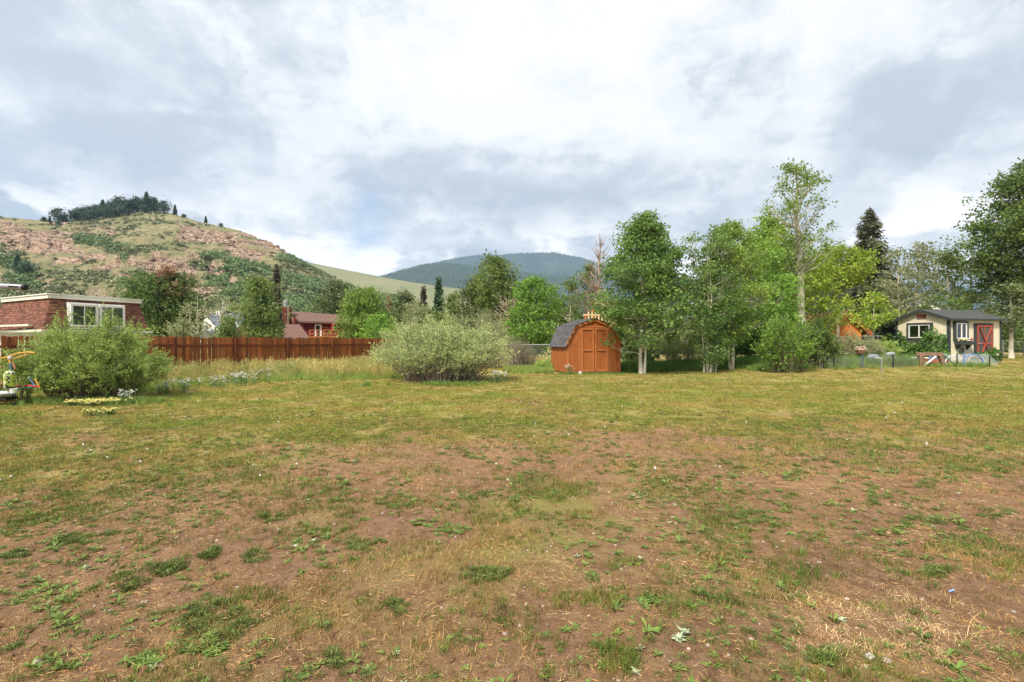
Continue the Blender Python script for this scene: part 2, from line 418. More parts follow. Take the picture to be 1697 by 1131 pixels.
def hill1(px, tt):
    """slope of the near hill: px = bearing, tt = 0 foot .. 1 ridge .. 2 far side"""
    Rd = interp(px, DIST1); rz = (CY - interp(px, RIDGE1)) / F * Rd + CAMH
    Y0 = 120.0
    Yh = Y0 + (Rd - Y0) * tt
    g = np.where(tt <= 1, np.clip(tt, 0, 1) ** 1.12, 1 - (tt - 1) * 0.9)
    z = rz * g - 1.2
    Xh = (px - CX) / F * Yh
    und = (fbm(Xh * .018, Yh * .03, 61, 4) - .5) * 13 * np.clip(tt * (1.02 - tt) * 4, 0, 1) * (tt < 1)
    rid = np.abs(fbm(Xh * .05, Yh * .02, 67, 4) - .5) * -12 * np.clip(tt * (1 - tt) * 4, 0, 1) * (tt < 1)
    z = z + und + rid
    py = CY - (z - CAMH) / Yh * F
    n = fbm(Xh * .05, z * .16, 71, 4) - .5
    rk = bands(px + 60 * (fbm(Xh * .03, z * .1, 73, 3) - .5), py + 26 * (fbm(Xh * .03, z * .08, 79, 3) - .5), ROCKS) + n * 1.6 + (fbm(Xh * .25, z * .35, 75, 3) - .5) * 0.9
    rock = sstep(0.50, 0.86, rk)
    # stepped, broken ledges
    zs = z / 5.5 + (fbm(Xh * .03, Yh * .03, 77, 3)) * 3
    step = (np.floor(zs) + sstep(0.62, 0.92, zs - np.floor(zs)) - zs) * 5.5
    blk = (cellv(Xh / 4.0 + vnoise(Xh * .1, Yh * .1, 3) * 2, zs * 2.0, 83) - .5) * 3.4 + (cellv(Xh / 1.9, zs * 4.1, 85) - .5) * 1.8
    z = z + rock * (step * 1.0)
    Yn = Yh + rock * (1.3 * blk + 2.0 * (fbm(Xh * .2, z * .3, 87, 3) - .5))
    Xh = (px - CX) / F * Yh
    veg = np.clip(bands(px, py, GREENS) + (fbm(Xh * .03, z * .06, 89, 4) - .5) * 2.0 + .12, 0, 1) * (1 - rock)
    return Xh, Yn, z, rock, veg, py
PX, TT = np.meshgrid(np.arange(-900, 842, 2.0), np.concatenate([np.linspace(0, 0.55, 90), np.linspace(0.553, 1.0, 190), np.linspace(1.02, 2.1, 12)]), indexing='xy')
def grid_faces(X):
    nr, nc = X.shape; idx = np.arange(nr * nc).reshape(nr, nc)
    return np.stack([idx[:-1, :-1], idx[:-1, 1:], idx[1:, 1:], idx[1:, :-1]], -1).reshape(-1, 4)
Xh, Yh, Zh, rock, veg, pyh = hill1(PX, TT)
m, t, p, o = mat_base('hillside')
geo = t.new('ShaderNodeNewGeometry'); pos = geo.outputs['Position']
ra = t.new('ShaderNodeAttribute', attribute_name='rock').outputs['Fac']
va = t.new('ShaderNodeAttribute', attribute_name='veg').outputs['Fac']
st = t.mapping(pos, scale=(1, 1, 2.2))
rc = t.mix(t.ramp(t.noise(pos, .03, 4, .6), [(0.4, 0), (0.6, 1)]), (0.54, 0.365, 0.255), (0.40, 0.26, 0.18))
rc = t.mix(t.ramp(t.noise(st, .22, 6, .7), [(0.35, 0), (0.62, 1)]), rc, (0.57, 0.44, 0.34))
rc = t.mix(t.ramp(t.noise(t.mapping(pos, scale=(1, 1, 3.0)), .30, 7, .8), [(0.40, .95), (0.50, 0)]), rc, (0.13, 0.085, 0.065))
vo = t.new('ShaderNodeTexVoronoi', feature='DISTANCE_TO_EDGE'); vo.inputs['Scale'].default_value = .22; t.l.new(t.mapping(pos, scale=(1, .6, 1.3)), vo.inputs['Vector'])
rc = t.mix(t.ramp(vo.outputs['Distance'], [(0.02, .7), (0.09, 0)]), rc, (0.12, 0.08, 0.06))  # cracks darkened in the rock colour, painting in their shadow
gr = t.mix(t.ramp(t.noise(pos, .05, 5, .6), [(0.38, 0), (0.62, 1)]), (0.32, 0.275, 0.155), (0.195, 0.205, 0.10))
gr = t.mix(t.ramp(t.noise(pos, .35, 6, .7), [(0.42, 0), (0.62, 0.8)]), gr, (0.33, 0.27, 0.15))
gr = t.mix(t.ramp(t.noise(pos, .16, 6, .75), [(0.52, 0), (0.60, 0.9)]), gr, (0.10, 0.115, 0.055))
gr = t.mix(t.math('MULTIPLY', va, 0.75), gr, (0.12, 0.16, 0.06))
scree = t.ramp(t.noise(t.mapping(pos, scale=(1, .4, .4)), .045, 6, .7), [(0.58, 0), (0.66, 0.75)])
gr = t.mix(scree, gr, (0.40, 0.27, 0.19))
t.l.new(t.mix(ra, gr, rc), p.inputs['Base Color']); p.inputs['Roughness'].default_value = 0.95
p.inputs['Specular IOR Level'].default_value = 0.1
bp = t.new('ShaderNodeBump', ins={'Strength': 1.0, 'Distance': 2.2, 'Height': t.noise(st, .5, 6, .7)}); t.l.new(bp.outputs[0], p.inputs['Normal'])
me = fast_mesh('hill', np.stack([Xh, Yh, Zh], -1), quads=grid_faces(Xh), mat=m, attrs={'rock': rock.ravel(), 'veg': veg.ravel()})
tag(part('hill', me), 'rocky hill with pink cliffs and green scrub behind the houses', kind='structure')

RIDGE2 = [(200, 350), (380, 395), (450, 420), (520, 436), (560, 444), (600, 452), (680, 467), (770, 479), (860, 492), (960, 520), (1060, 560), (1100, 572)]
def slope(px, tt, ridge, dist, foot, seed, amp):
    Yh = foot + (dist - foot) * tt
    rz = (CY - interp(px, ridge)) / F * dist + CAMH
    z = rz * np.where(tt <= 1, tt ** 1.1, 1 - (tt - 1) * .8) - 1.2
    X_ = (px - CX) / F * Yh
    z = z + (fbm(X_ / dist * 9, Yh / dist * 6, seed, 5) - .5) * amp * np.clip(tt * (1 - tt) * 4, 0, 1) * (tt < 1)
    return X_, Yh, z
P2, T2 = np.meshgrid(np.arange(200, 1101, 5.0), np.concatenate([np.linspace(0, 1, 90), np.linspace(1.03, 2, 6)]))
x2, y2, z2 = slope(P2, T2, RIDGE2, 1000.0, 420.0, 91, 14)
m, t, p, o = mat_base('meadow_slope')
pos = t.new('ShaderNodeNewGeometry').outputs['Position']
c = t.mix(t.ramp(t.noise(t.mapping(pos, scale=(1, .5, 1)), .012, 5, .6), [(0.38, 0), (0.62, 1)]), (0.205, 0.205, 0.115), (0.145, 0.17, 0.085))
c = t.mix(t.ramp(t.noise(pos, .07, 5, .7), [(0.5, 0), (0.7, .6)]), c, (0.24, 0.22, 0.14))
t.l.new(c, p.inputs['Base Color']); p.inputs['Roughness'].default_value = 0.95; p.inputs['Specular IOR Level'].default_value = 0.1
MEADOW = m
me = fast_mesh('hill', np.stack([x2, y2, z2], -1), quads=grid_faces(x2), mat=m, smooth=True)
tag(part('hill', me), 'smooth pale green grassy hill sloping down to the right', kind='structure')

RIDGE3 = [(480, 520), (600, 470), (645, 456), (700, 441), (730, 437), (760, 440), (800, 447), (860, 452), (940, 462), (1040, 490), (1160, 560), (1200, 572)]
RIDGE4 = [(520, 560), (640, 470), (690, 446), (740, 432), (790, 424), (830, 424), (860, 421), (920, 420), (960, 428), (985, 435), (1030, 448), (1060, 456), (1130, 463), (1200, 475), (1300, 484), (1400, 478), (1480, 470), (1560, 474), (1700, 490), (1900, 520), (2100, 560)]
m, t, p, o = mat_base('forested_slope')
pos = t.new('ShaderNodeNewGeometry').outputs['Position']
c = t.mix(t.ramp(t.noise(pos, .004, 6, .65), [(0.45, 0), (0.6, 1)]), (0.035, 0.055, 0.045), (0.06, 0.085, 0.06))
c = t.mix(t.ramp(t.noise(t.mapping(pos, scale=(.35, 1, 1.6)), .0035, 6, .7), [(0.60, 0), (0.68, .8)]), c, (0.12, 0.12, 0.08))
t.l.new(c, p.inputs['Base Color']); p.inputs['Roughness'].default_value = 1.0; p.inputs['Specular IOR Level'].default_value = 0.0
FOREST = m
SLOPES = []
for nm, ridge, dist, foot, px0, px1, lab, seed in (
        ('mountain', RIDGE3, 3100.0, 1500.0, 480, 1200, 'nearer forested mountain shoulder above the grassy hill', 95),
        ('mountain', RIDGE4, 5200.0, 3300.0, 520, 2100, 'far blue forested mountain beyond the trees', 97)):
    Pm, Tm = np.meshgrid(np.arange(px0, px1 + 1, 5.0), np.concatenate([np.linspace(0, 1, 60), np.linspace(1.03, 2, 6)]))
    xm, ym, zm = slope(Pm, Tm, ridge, dist, foot, seed, dist * .028)
    me = fast_mesh(nm, np.stack([xm, ym, zm], -1), quads=grid_faces(xm), mat=FOREST, smooth=True)
    tag(part(nm, me), lab, kind='structure')
    SLOPES.append((ridge, dist, foot, seed))

# ------------------------------------------------------------------ instances spread by a point mesh
def scatter(name, protos, P, rot, scl, idx, label, cat=None, kind='stuff'):
    coll = bpy.data.collections.new(name + '_kinds')
    for i, (nm, me) in enumerate(protos):
        ob = bpy.data.objects.new('%02d_%s' % (i, nm), me); coll.objects.link(ob)
    n = len(P)
    me = bpy.data.meshes.new(name)
    me.vertices.add(n); me.vertices.foreach_set('co', np.asarray(P, np.float32).ravel())
    a = me.attributes.new('rot', 'FLOAT_VECTOR', 'POINT'); a.data.foreach_set('vector', np.asarray(rot, np.float32).ravel())
    sc = np.asarray(scl, np.float32); sc = np.repeat(sc[:, None], 3, 1) if sc.ndim == 1 else sc
    a = me.attributes.new('scl', 'FLOAT_VECTOR', 'POINT'); a.data.foreach_set('vector', sc.ravel())
    a = me.attributes.new('idx', 'INT', 'POINT'); a.data.foreach_set('value', np.asarray(idx, np.int32))
    ob = bpy.data.objects.new(name, me); link(ob); tag(ob, label, cat, kind=kind)
    ng = bpy.data.node_groups.new(name + '_spread', 'GeometryNodeTree')
    ng.interface.new_socket('Geometry', in_out='INPUT', socket_type='NodeSocketGeometry')
    ng.interface.new_socket('Geometry', in_out='OUTPUT', socket_type='NodeSocketGeometry')
    g = NT(ng)
    gi = g.new('NodeGroupInput'); go = g.new('NodeGroupOutput')
    ci = g.new('GeometryNodeCollectionInfo'); ci.inputs['Collection'].default_value = coll
    ci.inputs['Separate Children'].default_value = True; ci.inputs['Reset Children'].default_value = True
    def att(nm, ty): n_ = g.new('GeometryNodeInputNamedAttribute', data_type=ty); n_.inputs['Name'].default_value = nm; return n_.outputs[0]
    iop = g.new('GeometryNodeInstanceOnPoints')
    iop.inputs['Pick Instance'].default_value = True
    g.l.new(gi.outputs[0], iop.inputs['Points']); g.l.new(ci.outputs[0], iop.inputs['Instance'])
    g.l.new(att('idx', 'INT'), iop.inputs['Instance Index'])
    g.l.new(att('rot', 'FLOAT_VECTOR'), iop.inputs['Rotation'])
    g.l.new(att('scl', 'FLOAT_VECTOR'), iop.inputs['Scale'])
    g.l.new(iop.outputs[0], go.inputs[0])
    md = ob.modifiers.new('spread', 'NODES'); md.node_group = ng
    return ob
# ------------------------------------------------------------------ growing trees
def unit(v): return v / np.maximum(np.linalg.norm(v, axis=-1, keepdims=True), 1e-9)
def leaf_quads(C, size, axis, wid, rng, fold=0.0):
    n = len(C)
    side = unit(np.cross(axis, rng.normal(size=(n, 3))))
    s = size[:, None] * 0.5; w_ = (size * wid)[:, None] * 0.5
    V = np.stack([C - axis * s, C + side * w_ - axis * s * .1, C + axis * s, C - side * w_ - axis * s * .1], 1)
    return V.reshape(-1, 3), np.arange(4 * n).reshape(n, 4)
def tubes(paths, n=5):
    """paths: list of (points k x 3, radii k) -> verts, quads"""
    Vs = []; Qs = []; b = 0
    ang = np.arange(n) * 2 * math.pi / n; ca = np.cos(ang)[:, None]; sa = np.sin(ang)[:, None]
    for P, rr in paths:
        P = np.asarray(P, float); k = len(P)
        T = unit(np.gradient(P, axis=0))
        up = np.array([0.31, 0.17, 0.93]) if abs(T[0][2]) < .9 else np.array([1.0, .1, 0])
        x = unit(np.cross(T, up)); y = np.cross(T, x)
        ring = P[:, None, :] + (x[:, None, :] * ca[None] + y[:, None, :] * sa[None]) * np.asarray(rr)[:, None, None]
        Vs.append(ring.reshape(-1, 3))
        i = np.arange(n); j = (i + 1) % n
        for a in range(k - 1):
            Qs.append(np.stack([b + a * n + i, b + a * n + j, b + (a + 1) * n + j, b + (a + 1) * n + i], -1))
        b += k * n
    return np.concatenate(Vs), np.concatenate(Qs)
def curve_path(a, b, rng, sag=0.0, wob=0.06, k=5, up=0.3):
    a = np.asarray(a, float); b = np.asarray(b, float); t_ = np.linspace(0, 1, k)[:, None]
    L = np.linalg.norm(b - a)
    P = a + (b - a) * t_
    P[:, 2] += (np.sin(t_[:, 0] * math.pi) * (-sag) * L)
    P[1:-1] += rng.normal(size=(k - 2, 3)) * wob * L
    return P
PROFILES = {
    'round':  [(0, .45), (.15, .85), (.4, 1), (.7, .85), (.9, .5), (1, .12)],
    'oval':   [(0, .35), (.2, .75), (.45, 1), (.75, .7), (.92, .38), (1, .10)],
    'cone':   [(0, .85), (.15, 1), (.4, .8), (.7, .5), (.9, .25), (1, .06)],
    'column': [(0, .6), (.2, .95), (.6, 1), (.85, .7), (1, .2)],
    'vase':   [(0, .3), (.3, .6), (.7, 1), (.9, .8), (1, .3)],
    'ragged': [(0, .55), (.15, .9), (.33, 1), (.52, .78), (.72, .58), (.88, .34), (1, .08)],
}
def grow(seed, H, Rc, base=0.18, prof='oval', nclu=70, per=110, leaf=0.12, spread=0.55, trunk_r=None, lean=(0, 0), stems=None,
         twig=0.012, wid=0.8, flat=0.62, asym=0.25, rise=0.45, inner=0.35, bare=0, droop=0.0):
    """one broadleaf tree of height H: trunk with limbs, and a crown of separate leaves gathered in clumps at the limb ends.
    bare = number of extra leafless branches"""
    rng = np.random.default_rng(seed)
    trunk_r = trunk_r or H * 0.016
    stems = stems or [(0, 0, 1.0)]
    pf = PROFILES[prof]
    paths = []; spines = []
    for (sx, sy, hh) in stems:
        k = 9; t_ = np.linspace(0, 1, k)
        P = np.stack([sx + lean[0] * t_ ** 1.5 * H, sy + lean[1] * t_ ** 1.5 * H, t_ * H * hh * 0.96], -1)
        P[1:, :2] += np.cumsum(rng.normal(size=(k - 1, 2)) * H * .006, 0) + np.array([sx, sy]) * t_[1:, None] * 1.2
        rr = trunk_r * (1 - t_) ** 0.8 * hh + 0.008; rr[0] *= 1.25
        paths.append((P, rr)); spines.append(P)
    cs = []; tint = []
    zb = base * H
    for i in range(nclu):
        zt = rng.random() ** 0.85
        rad = np.interp(zt, [a for a, b in pf], [b for a, b in pf]) * Rc
        az = rng.random() * 2 * math.pi
        rad *= 1 + asym * (vnoise(az * 1.3 + seed, zt * 4.0, seed) - .5) * 2
        rf = (inner + (1 - inner) * rng.random() ** 0.5)
        sp_ = spines[rng.integers(len(spines))]
        zc = zb + (H - zb) * zt * (0.985 - .1 * (spread * .5))
        cx = np.interp(zc, sp_[:, 2], sp_[:, 0]); cyy = np.interp(zc, sp_[:, 2], sp_[:, 1])
        c = np.array([cx + math.cos(az) * rad * rf, cyy + math.sin(az) * rad * rf, zc - droop * rad * rf])
        za = max(0.5 * zb, min(zc - rise * rad * rf, sp_[-1, 2] * .97)); za = max(za, zb * .6)
        a = np.array([np.interp(za, sp_[:, 2], sp_[:, 0]), np.interp(za, sp_[:, 2], sp_[:, 1]), za])
        br = curve_path(a, c, rng, sag=0.10, wob=.035)
        L = np.linalg.norm(c - a)
        r0 = min(trunk_r * .5 * (1 - za / H) + twig * .6, twig * (0.8 + L * .9))
        paths.append((br, np.linspace(r0, twig * .35, len(br))))
        m_ = int(per * (0.6 + 0.8 * rng.random()) * (0.6 + 0.6 * rad / Rc))
        s_ = spread * (0.7 + .6 * rng.random()) * (0.55 + .45 * rad / Rc)
        # clump of small sprays round the limb's end
        ns = max(4, m_ // 12)
        sc_ = c + rng.normal(size=(ns, 3)) * np.array([s_, s_, s_ * flat]) * .62
        for q_ in range(min(3, ns)): paths.append((np.stack([br[-2], (br[-2] + sc_[q_]) / 2 + rng.normal(size=3) * .03, sc_[q_]]), np.array([twig * .5, twig * .35, twig * .2])))
        pick = rng.integers(ns, size=m_)
        pts = sc_[pick] + rng.normal(size=(m_, 3)) * np.array([1, 1, .7]) * leaf * 1.25
        on = rng.random(m_) < 0.14
        tb = rng.random(on.sum()) ** .6
        bi = np.clip(tb * (len(br) - 1), 0, len(br) - 1.001); b0 = bi.astype(int)
        pts[on] = br[b0] * (1 - (bi - b0))[:, None] + br[b0 + 1] * (bi - b0)[:, None] + rng.normal(size=(on.sum(), 3)) * leaf
        cs.append(pts); ct = rng.random() * .65
        tint.append(np.clip(ct + rng.random(m_) * .38 - .03, 0, 1))
    for i in range(bare):
        za = zb + (H * (.93 if nclu == 0 else .8) - zb) * rng.random(); sp_ = spines[rng.integers(len(spines))]
        a = np.array([np.interp(za, sp_[:, 2], sp_[:, 0]), np.interp(za, sp_[:, 2], sp_[:, 1]), za]); az = rng.random() * 6.283
        L = Rc * (.4 + .6 * rng.random()) * (1.1 - za / H)
        b = a + np.array([math.cos(az) * L, math.sin(az) * L, L * (rise + .5 * rng.random())])
        br = curve_path(a, b, rng, sag=.06, wob=.05); paths.append((br, np.linspace(twig * 1.6, twig * .3, 5)))
        for q_ in range(5):
            j = 1 + rng.integers(4); v = unit(b - a) * .5 + rng.normal(size=3) * .55 + np.array([0, 0, .3])
            e = br[j] + v * L * .28; paths.append((np.stack([br[j], (br[j] + e) / 2, e]), np.array([twig * .6, twig * .4, twig * .15])))
    tv, tq = tubes(paths)
    if nclu == 0: return (tv, tq), None
    C = np.concatenate(cs); tint = np.concatenate(tint); n = len(C)
    ax = unit(rng.normal(size=(n, 3)) * np.array([1, 1, .8]) + np.array([0, 0, -.35]))
    V, Q = leaf_quads(C, leaf * (.5 + 1.0 * rng.random(n)), ax, wid, rng)
    return (tv, tq), (V, Q, np.repeat(tint, 4))
def conifer(seed, H, Rc, gap=0.32, per_m=11, leaf=0.22, droop=0.25, base=0.06, rag=0.3, top=1.0, bare=0.0):
    rng = np.random.default_rng(seed); paths = []; C = []; A = []; T = []
    k = 6; t_ = np.linspace(0, 1, k)
    P = np.stack([t_ * 0, t_ * 0, t_ * H], -1); P[1:, :2] += rng.normal(size=(k - 1, 2)) * H * .004
    paths.append((P, (1 - t_) * H * .014 + .012))
    z = base * H
    while z < H * .985:
        zt = z / H; rad = Rc * (1 - zt) ** 0.85 * (1 + .5 * (vnoise(z * 1.1 + seed, 0.5, seed) - .5)) * (1.0 if zt > .12 else .7 + 2.5 * zt)
        for b in range(int(rng.integers(6, 10))):
            az = rng.random() * 6.283; L = rad * (1 - rag * rng.random()) + .08
            a = np.array([0, 0, min(z + rng.uniform(-.5, .5) * gap * 1.1, H * .99)]); d_ = np.array([math.cos(az), math.sin(az), 0])
            k = 4; tt = np.linspace(0, 1, k)[:, None]
            br = a + d_ * L * tt; br[:, 2] += (.18 * tt[:, 0] - droop * tt[:, 0] ** 1.6 * 1.3 + .10 * tt[:, 0] ** 4) * L * (1.25 - zt)
            if zt > .8: br[:, 2] += .35 * L * tt[:, 0]
            paths.append((br, np.linspace(.010 + L * .008, .004, k)))
            if rng.random() < bare: continue
            m_ = int(L * per_m * 3) + 3; u = rng.random(m_) ** .75; bi = np.clip(u * (k - 1), 0, k - 1.001); b0 = bi.astype(int)
            pt = br[b0] * (1 - (bi - b0))[:, None] + br[b0 + 1] * (bi - b0)[:, None]
            sd = np.array([-d_[1], d_[0], 0]); s_ = rng.choice([-1, 1], m_)[:, None]
            ax = unit(d_ * .8 + sd * s_ * (.4 + .8 * rng.random((m_, 1))) + rng.normal(size=(m_, 3)) * .25 + np.array([0, 0, -.25]))
            w_ = (L * .42 * (1.1 - u) * rng.random(m_))[:, None]
            C.append(pt + sd * s_ * w_ + ax * leaf * .25 + rng.normal(size=(m_, 3)) * np.array([.05, .05, .16]) * (leaf / .3)); A.append(ax); T.append(np.clip(rng.random() * .4 + u * .5 + rng.normal(size=m_) * .1, 0, 1))
        z += gap * (1 - .45 * zt)
    tv, tq = tubes(paths, 4)
    C = np.concatenate(C); A = np.concatenate(A); n = len(C)
    V, Q = leaf_quads(C, leaf * (.7 + .7 * rng.random(n)), A, .36, rng)
    return (tv, tq), (V, Q, np.repeat(np.concatenate(T), 4))
def plant(name, loc, wood, leaves, bark, leafm, label, cat='tree', group=None, wood_name='trunk', crown_name='crown', rz=0, sc=1):
    r_ = root(name, loc, rz, label, cat, group); r_.scale = (sc, sc, sc)
    part(wood_name, fast_mesh(wood_name, wood[0], quads=wood[1], mat=bark, smooth=True), r_)
    if leaves is not None:
        part(crown_name, fast_mesh(crown_name, leaves[0], quads=leaves[1], mat=leafm, tint=leaves[2]), r_)
    return r_
def copy_thing(o, loc, rz=0, sc=1.0, label=None):
    c = o.copy(); COL.objects.link(c); c.location = loc; c.rotation_euler = (0, 0, rz); c.scale = (sc, sc, sc)
    if label: c['label'] = label
    for ch in o.children:
        d = ch.copy(); COL.objects.link(d); d.parent = c
    return c

# bark and leaf colours
ASPEN_BARK = mat('aspen_bark', (0.62, 0.58, 0.47), (0.45, 0.41, 0.32), 3.0, .85, .4, 25, stretch=(1, 1, .5), c3=(0.10, 0.09, 0.07))
GREY_BARK = mat('grey_bark', (0.24, 0.19, 0.145), (0.15, 0.115, 0.085), 5.0, .9, .6, 20, stretch=(1, 1, .25))
DEAD_BARK = mat('dead_bark', (0.36, 0.27, 0.22), (0.25, 0.18, 0.14), 4.0, .9)
PALE_TWIG = mat('pale_twig', (0.36, 0.30, 0.22), (0.24, 0.19, 0.13), 5.0, .9)
L_MAIN = mat_leaf('leaf_main', (0.055, 0.11, 0.032), (0.155, 0.235, 0.052))
L_ASPEN = mat_leaf('leaf_aspen', (0.105, 0.18, 0.042), (0.235, 0.32, 0.06))
L_LIME = mat_leaf('leaf_lime', (0.12, 0.195, 0.026), (0.30, 0.37, 0.05), trans=.42)
L_BRIGHT = mat_leaf('leaf_bright', (0.085, 0.17, 0.03), (0.19, 0.31, 0.05), trans=.4)
L_DARK = mat_leaf('leaf_dark', (0.058, 0.10, 0.032), (0.135, 0.19, 0.05))
L_MID = mat_leaf('leaf_mid', (0.08, 0.125, 0.036), (0.17, 0.22, 0.06))
L_GREY = mat_leaf('leaf_grey', (0.15, 0.18, 0.08), (0.29, 0.31, 0.15))
L_RUST = mat_leaf('leaf_rust', (0.16, 0.085, 0.05), (0.30, 0.15, 0.09))
L_NEEDLE = mat_leaf('needle', (0.022, 0.050, 0.028), (0.062, 0.095, 0.05), trans=.1)
L_PINE = mat_leaf('needle_pine', (0.045, 0.07, 0.028), (0.105, 0.125, 0.045), trans=.15)
L_BROWNN = mat_leaf('needle_brown', (0.055, 0.055, 0.038), (0.13, 0.095, 0.065), trans=.1)
L_SPRUCE2 = mat_leaf('needle_mixed', (0.045, 0.06, 0.035), (0.11, 0.115, 0.06), trans=.1)
L_WILLOW = mat_leaf('leaf_willow', (0.12, 0.21, 0.04), (0.37, 0.47, 0.12), trans=.35)
L_SAGE = mat_leaf('leaf_sage', (0.18, 0.24, 0.08), (0.43, 0.49, 0.20), trans=.3)
L_VINE = mat_leaf('leaf_vine', (0.032, 0.085, 0.018), (0.095, 0.18, 0.035), trans=.3)

def tree(kind, px, Y, top, width, label, seed, name='tree', bark=None, leafm=None, group=None, z0=None, **kw):
    """a tree whose foot stands at bearing px, Y metres off, reaching up to row top, width metres taken from the pixel width"""
    x = X_of(px, Y); z0 = gzf(x, Y) if z0 is None else z0
    H = Z_of(top, Y) - z0; Rc = width / 2 / F * Y
    if kind == 'conifer': wd, lv = conifer(seed, H, Rc, **kw)
    else: wd, lv = grow(seed, H, Rc, prof=kind, **kw)
    return plant(name, (x, Y, z0 - .03), wd, lv, bark or GREY_BARK, leafm or L_MID, label, 'tree', group)

# ---- left of the yard, beyond the fence
tree('round', 247, 52, 449, 84, 'dark green leafy tree just right of the shingled house', 1, bark=GREY_BARK, leafm=L_DARK, base=.12, nclu=80, per=130, leaf=.24, spread=1.2)
tree('oval', 299, 54, 447, 62, 'tree with rusty brown dying crown above green leaves', 2, leafm=L_DARK, base=.1, nclu=52, per=120, leaf=.24, spread=1.1)
tree('round', 283, 53.2, 446, 30, 'rust brown dying treetop between two green trees', 3, leafm=L_RUST, base=.62, nclu=16, per=110, leaf=.22, spread=.8)
tree('oval', 328, 50, 486, 46, 'thin pale limbed aspen with sparse leaves beside the rusty tree', 4, bark=ASPEN_BARK, leafm=L_GREY, base=.3, nclu=13, per=50, leaf=.2, spread=.8, bare=26, twig=.055, stems=[(0, 0, 1), (.5, .2, .85), (-.5, .1, .9), (.9, .3, .6)])
tree('cone', 378, 46, 522, 34, 'small bushy green tree in front of the grey roof', 5, leafm=L_MID, base=.05, nclu=40, per=100, leaf=.17, spread=.6)
tree('round', 303, 47, 530, 44, 'low grey green shrubby tree behind the fence end', 6, leafm=L_GREY, base=.05, nclu=40, per=90, leaf=.17, spread=.7)
tree('oval', 430, 58, 458, 52, 'tall dark green tree left of the red chimney', 7, leafm=L_MID, base=.1, nclu=85, per=130, leaf=.26, spread=1.15)
tree('conifer', 458, 66, 440, 30, 'narrow dark spruce tip behind the tree by the red chimney', 8, leafm=L_BROWNN, bark=GREY_BARK, name='spruce_tree', gap=.6, leaf=.5, per_m=7)
tree('oval', 563, 88, 462, 66, 'olive green pine standing behind the red house roof', 9, leafm=L_PINE, name='pine_tree', base=.15, nclu=60, per=110, leaf=.42, spread=1.5, wid=.5)
tree('round', 541, 95, 488, 60, 'round green tree rising over the red house roof', 10, leafm=L_MID, base=.1, nclu=50, per=100, leaf=.4, spread=1.6)
tree('round', 601, 62, 474, 70, 'broad soft green tree at the right end of the red house', 11, leafm=L_ASPEN, base=.06, nclu=95, per=130, leaf=.25, spread=1.2)
tree('round', 628, 42, 521, 56, 'light green shrubby tree behind the fence end', 12, leafm=L_BRIGHT, base=.05, nclu=45, per=90, leaf=.17, spread=.7)
tree('oval', 667, 70, 481, 46, 'bushy green pine left of the two dark spruces', 13, leafm=L_PINE, name='pine_tree', base=.08, nclu=60, per=110, leaf=.3, spread=1.3, wid=.5)
tree('conifer', 645, 78, 490, 14, 'small reddish brown conifer tip over the pine', 14, leafm=L_RUST, name='spruce_tree', gap=.6, leaf=.4, per_m=6)
tree('conifer', 702, 72, 477, 30, 'shorter brownish spruce left of the tall green spruce', 15, leafm=L_BROWNN, name='spruce_tree', gap=.5, leaf=.42, per_m=8)
tree('conifer', 727, 70, 461, 38, 'tall dark green spruce at the end of the grassy hill', 16, leafm=L_NEEDLE, name='spruce_tree', gap=.45, leaf=.42, per_m=9)
tree('round', 707, 66, 505, 64, 'low round dark green tree under the spruces', 17, leafm=L_MID, base=.05, nclu=55, per=100, leaf=.26, spread=1.1)
tree('oval', 750, 66, 483, 34, 'slim green tree right of the tall spruce', 18, leafm=L_MID, base=.08, nclu=40, per=90, leaf=.26, spread=1.0, bare=8)
tree('oval', 686, 48, 492, 50, 'wispy yellow green aspen above the grey willow bush', 19, bark=ASPEN_BARK, leafm=L_GREY, base=.2, nclu=26, per=50, leaf=.17, spread=.8, bare=10, twig=.02)
tree('oval', 783, 60, 461, 44, 'dark olive pine left of the tall cottonwood', 20, leafm=L_PINE, name='pine_tree', base=.1, nclu=70, per=110, leaf=.26, spread=1.1, wid=.5)
tree('column', 826, 58, 420, 70, 'tall cottonwood with a broad flat topped crown in front of the mountain', 21, leafm=L_MID, base=.2, nclu=110, per=130, leaf=.25, spread=1.1, inner=.25)
tree('vase', 842, 44, 476, 84, 'bare reddish twiggy tree below the cottonwood', 22, bark=PALE_TWIG, base=.12, nclu=14, per=20, leaf=.14, spread=.6, bare=95, twig=.045, leafm=L_GREY)
tree('round', 884, 38, 457, 84, 'bright green bushy aspen left of the orange shed', 23, bark=ASPEN_BARK, leafm=L_BRIGHT, base=.10, nclu=120, per=115, leaf=.15, spread=.62, inner=.3)
tree('oval', 944, 46, 458, 44, 'thin dark leaved aspen behind the orange shed roof', 24, bark=ASPEN_BARK, leafm=L_MID, base=.2, nclu=30, per=60, leaf=.17, spread=.6, bare=10, twig=.02)
tree('oval', 972, 44, 434, 54, 'ragged leafy tree in front of the dead trunk', 25, leafm=L_MID, base=.3, nclu=34, per=70, leaf=.17, spread=.6, bare=14, twig=.02)
tree('vase', 990, 42, 376, 112, 'dead reddish tree with bare limbs above the orange shed', 26, bark=DEAD_BARK, base=.25, nclu=0, bare=90, twig=.034, trunk_r=.20, rise=.75)
tree('round', 930, 50, 495, 70, 'dark green thicket tree behind the orange shed', 27, leafm=L_DARK, base=.05, nclu=60, per=100, leaf=.2, spread=.9)
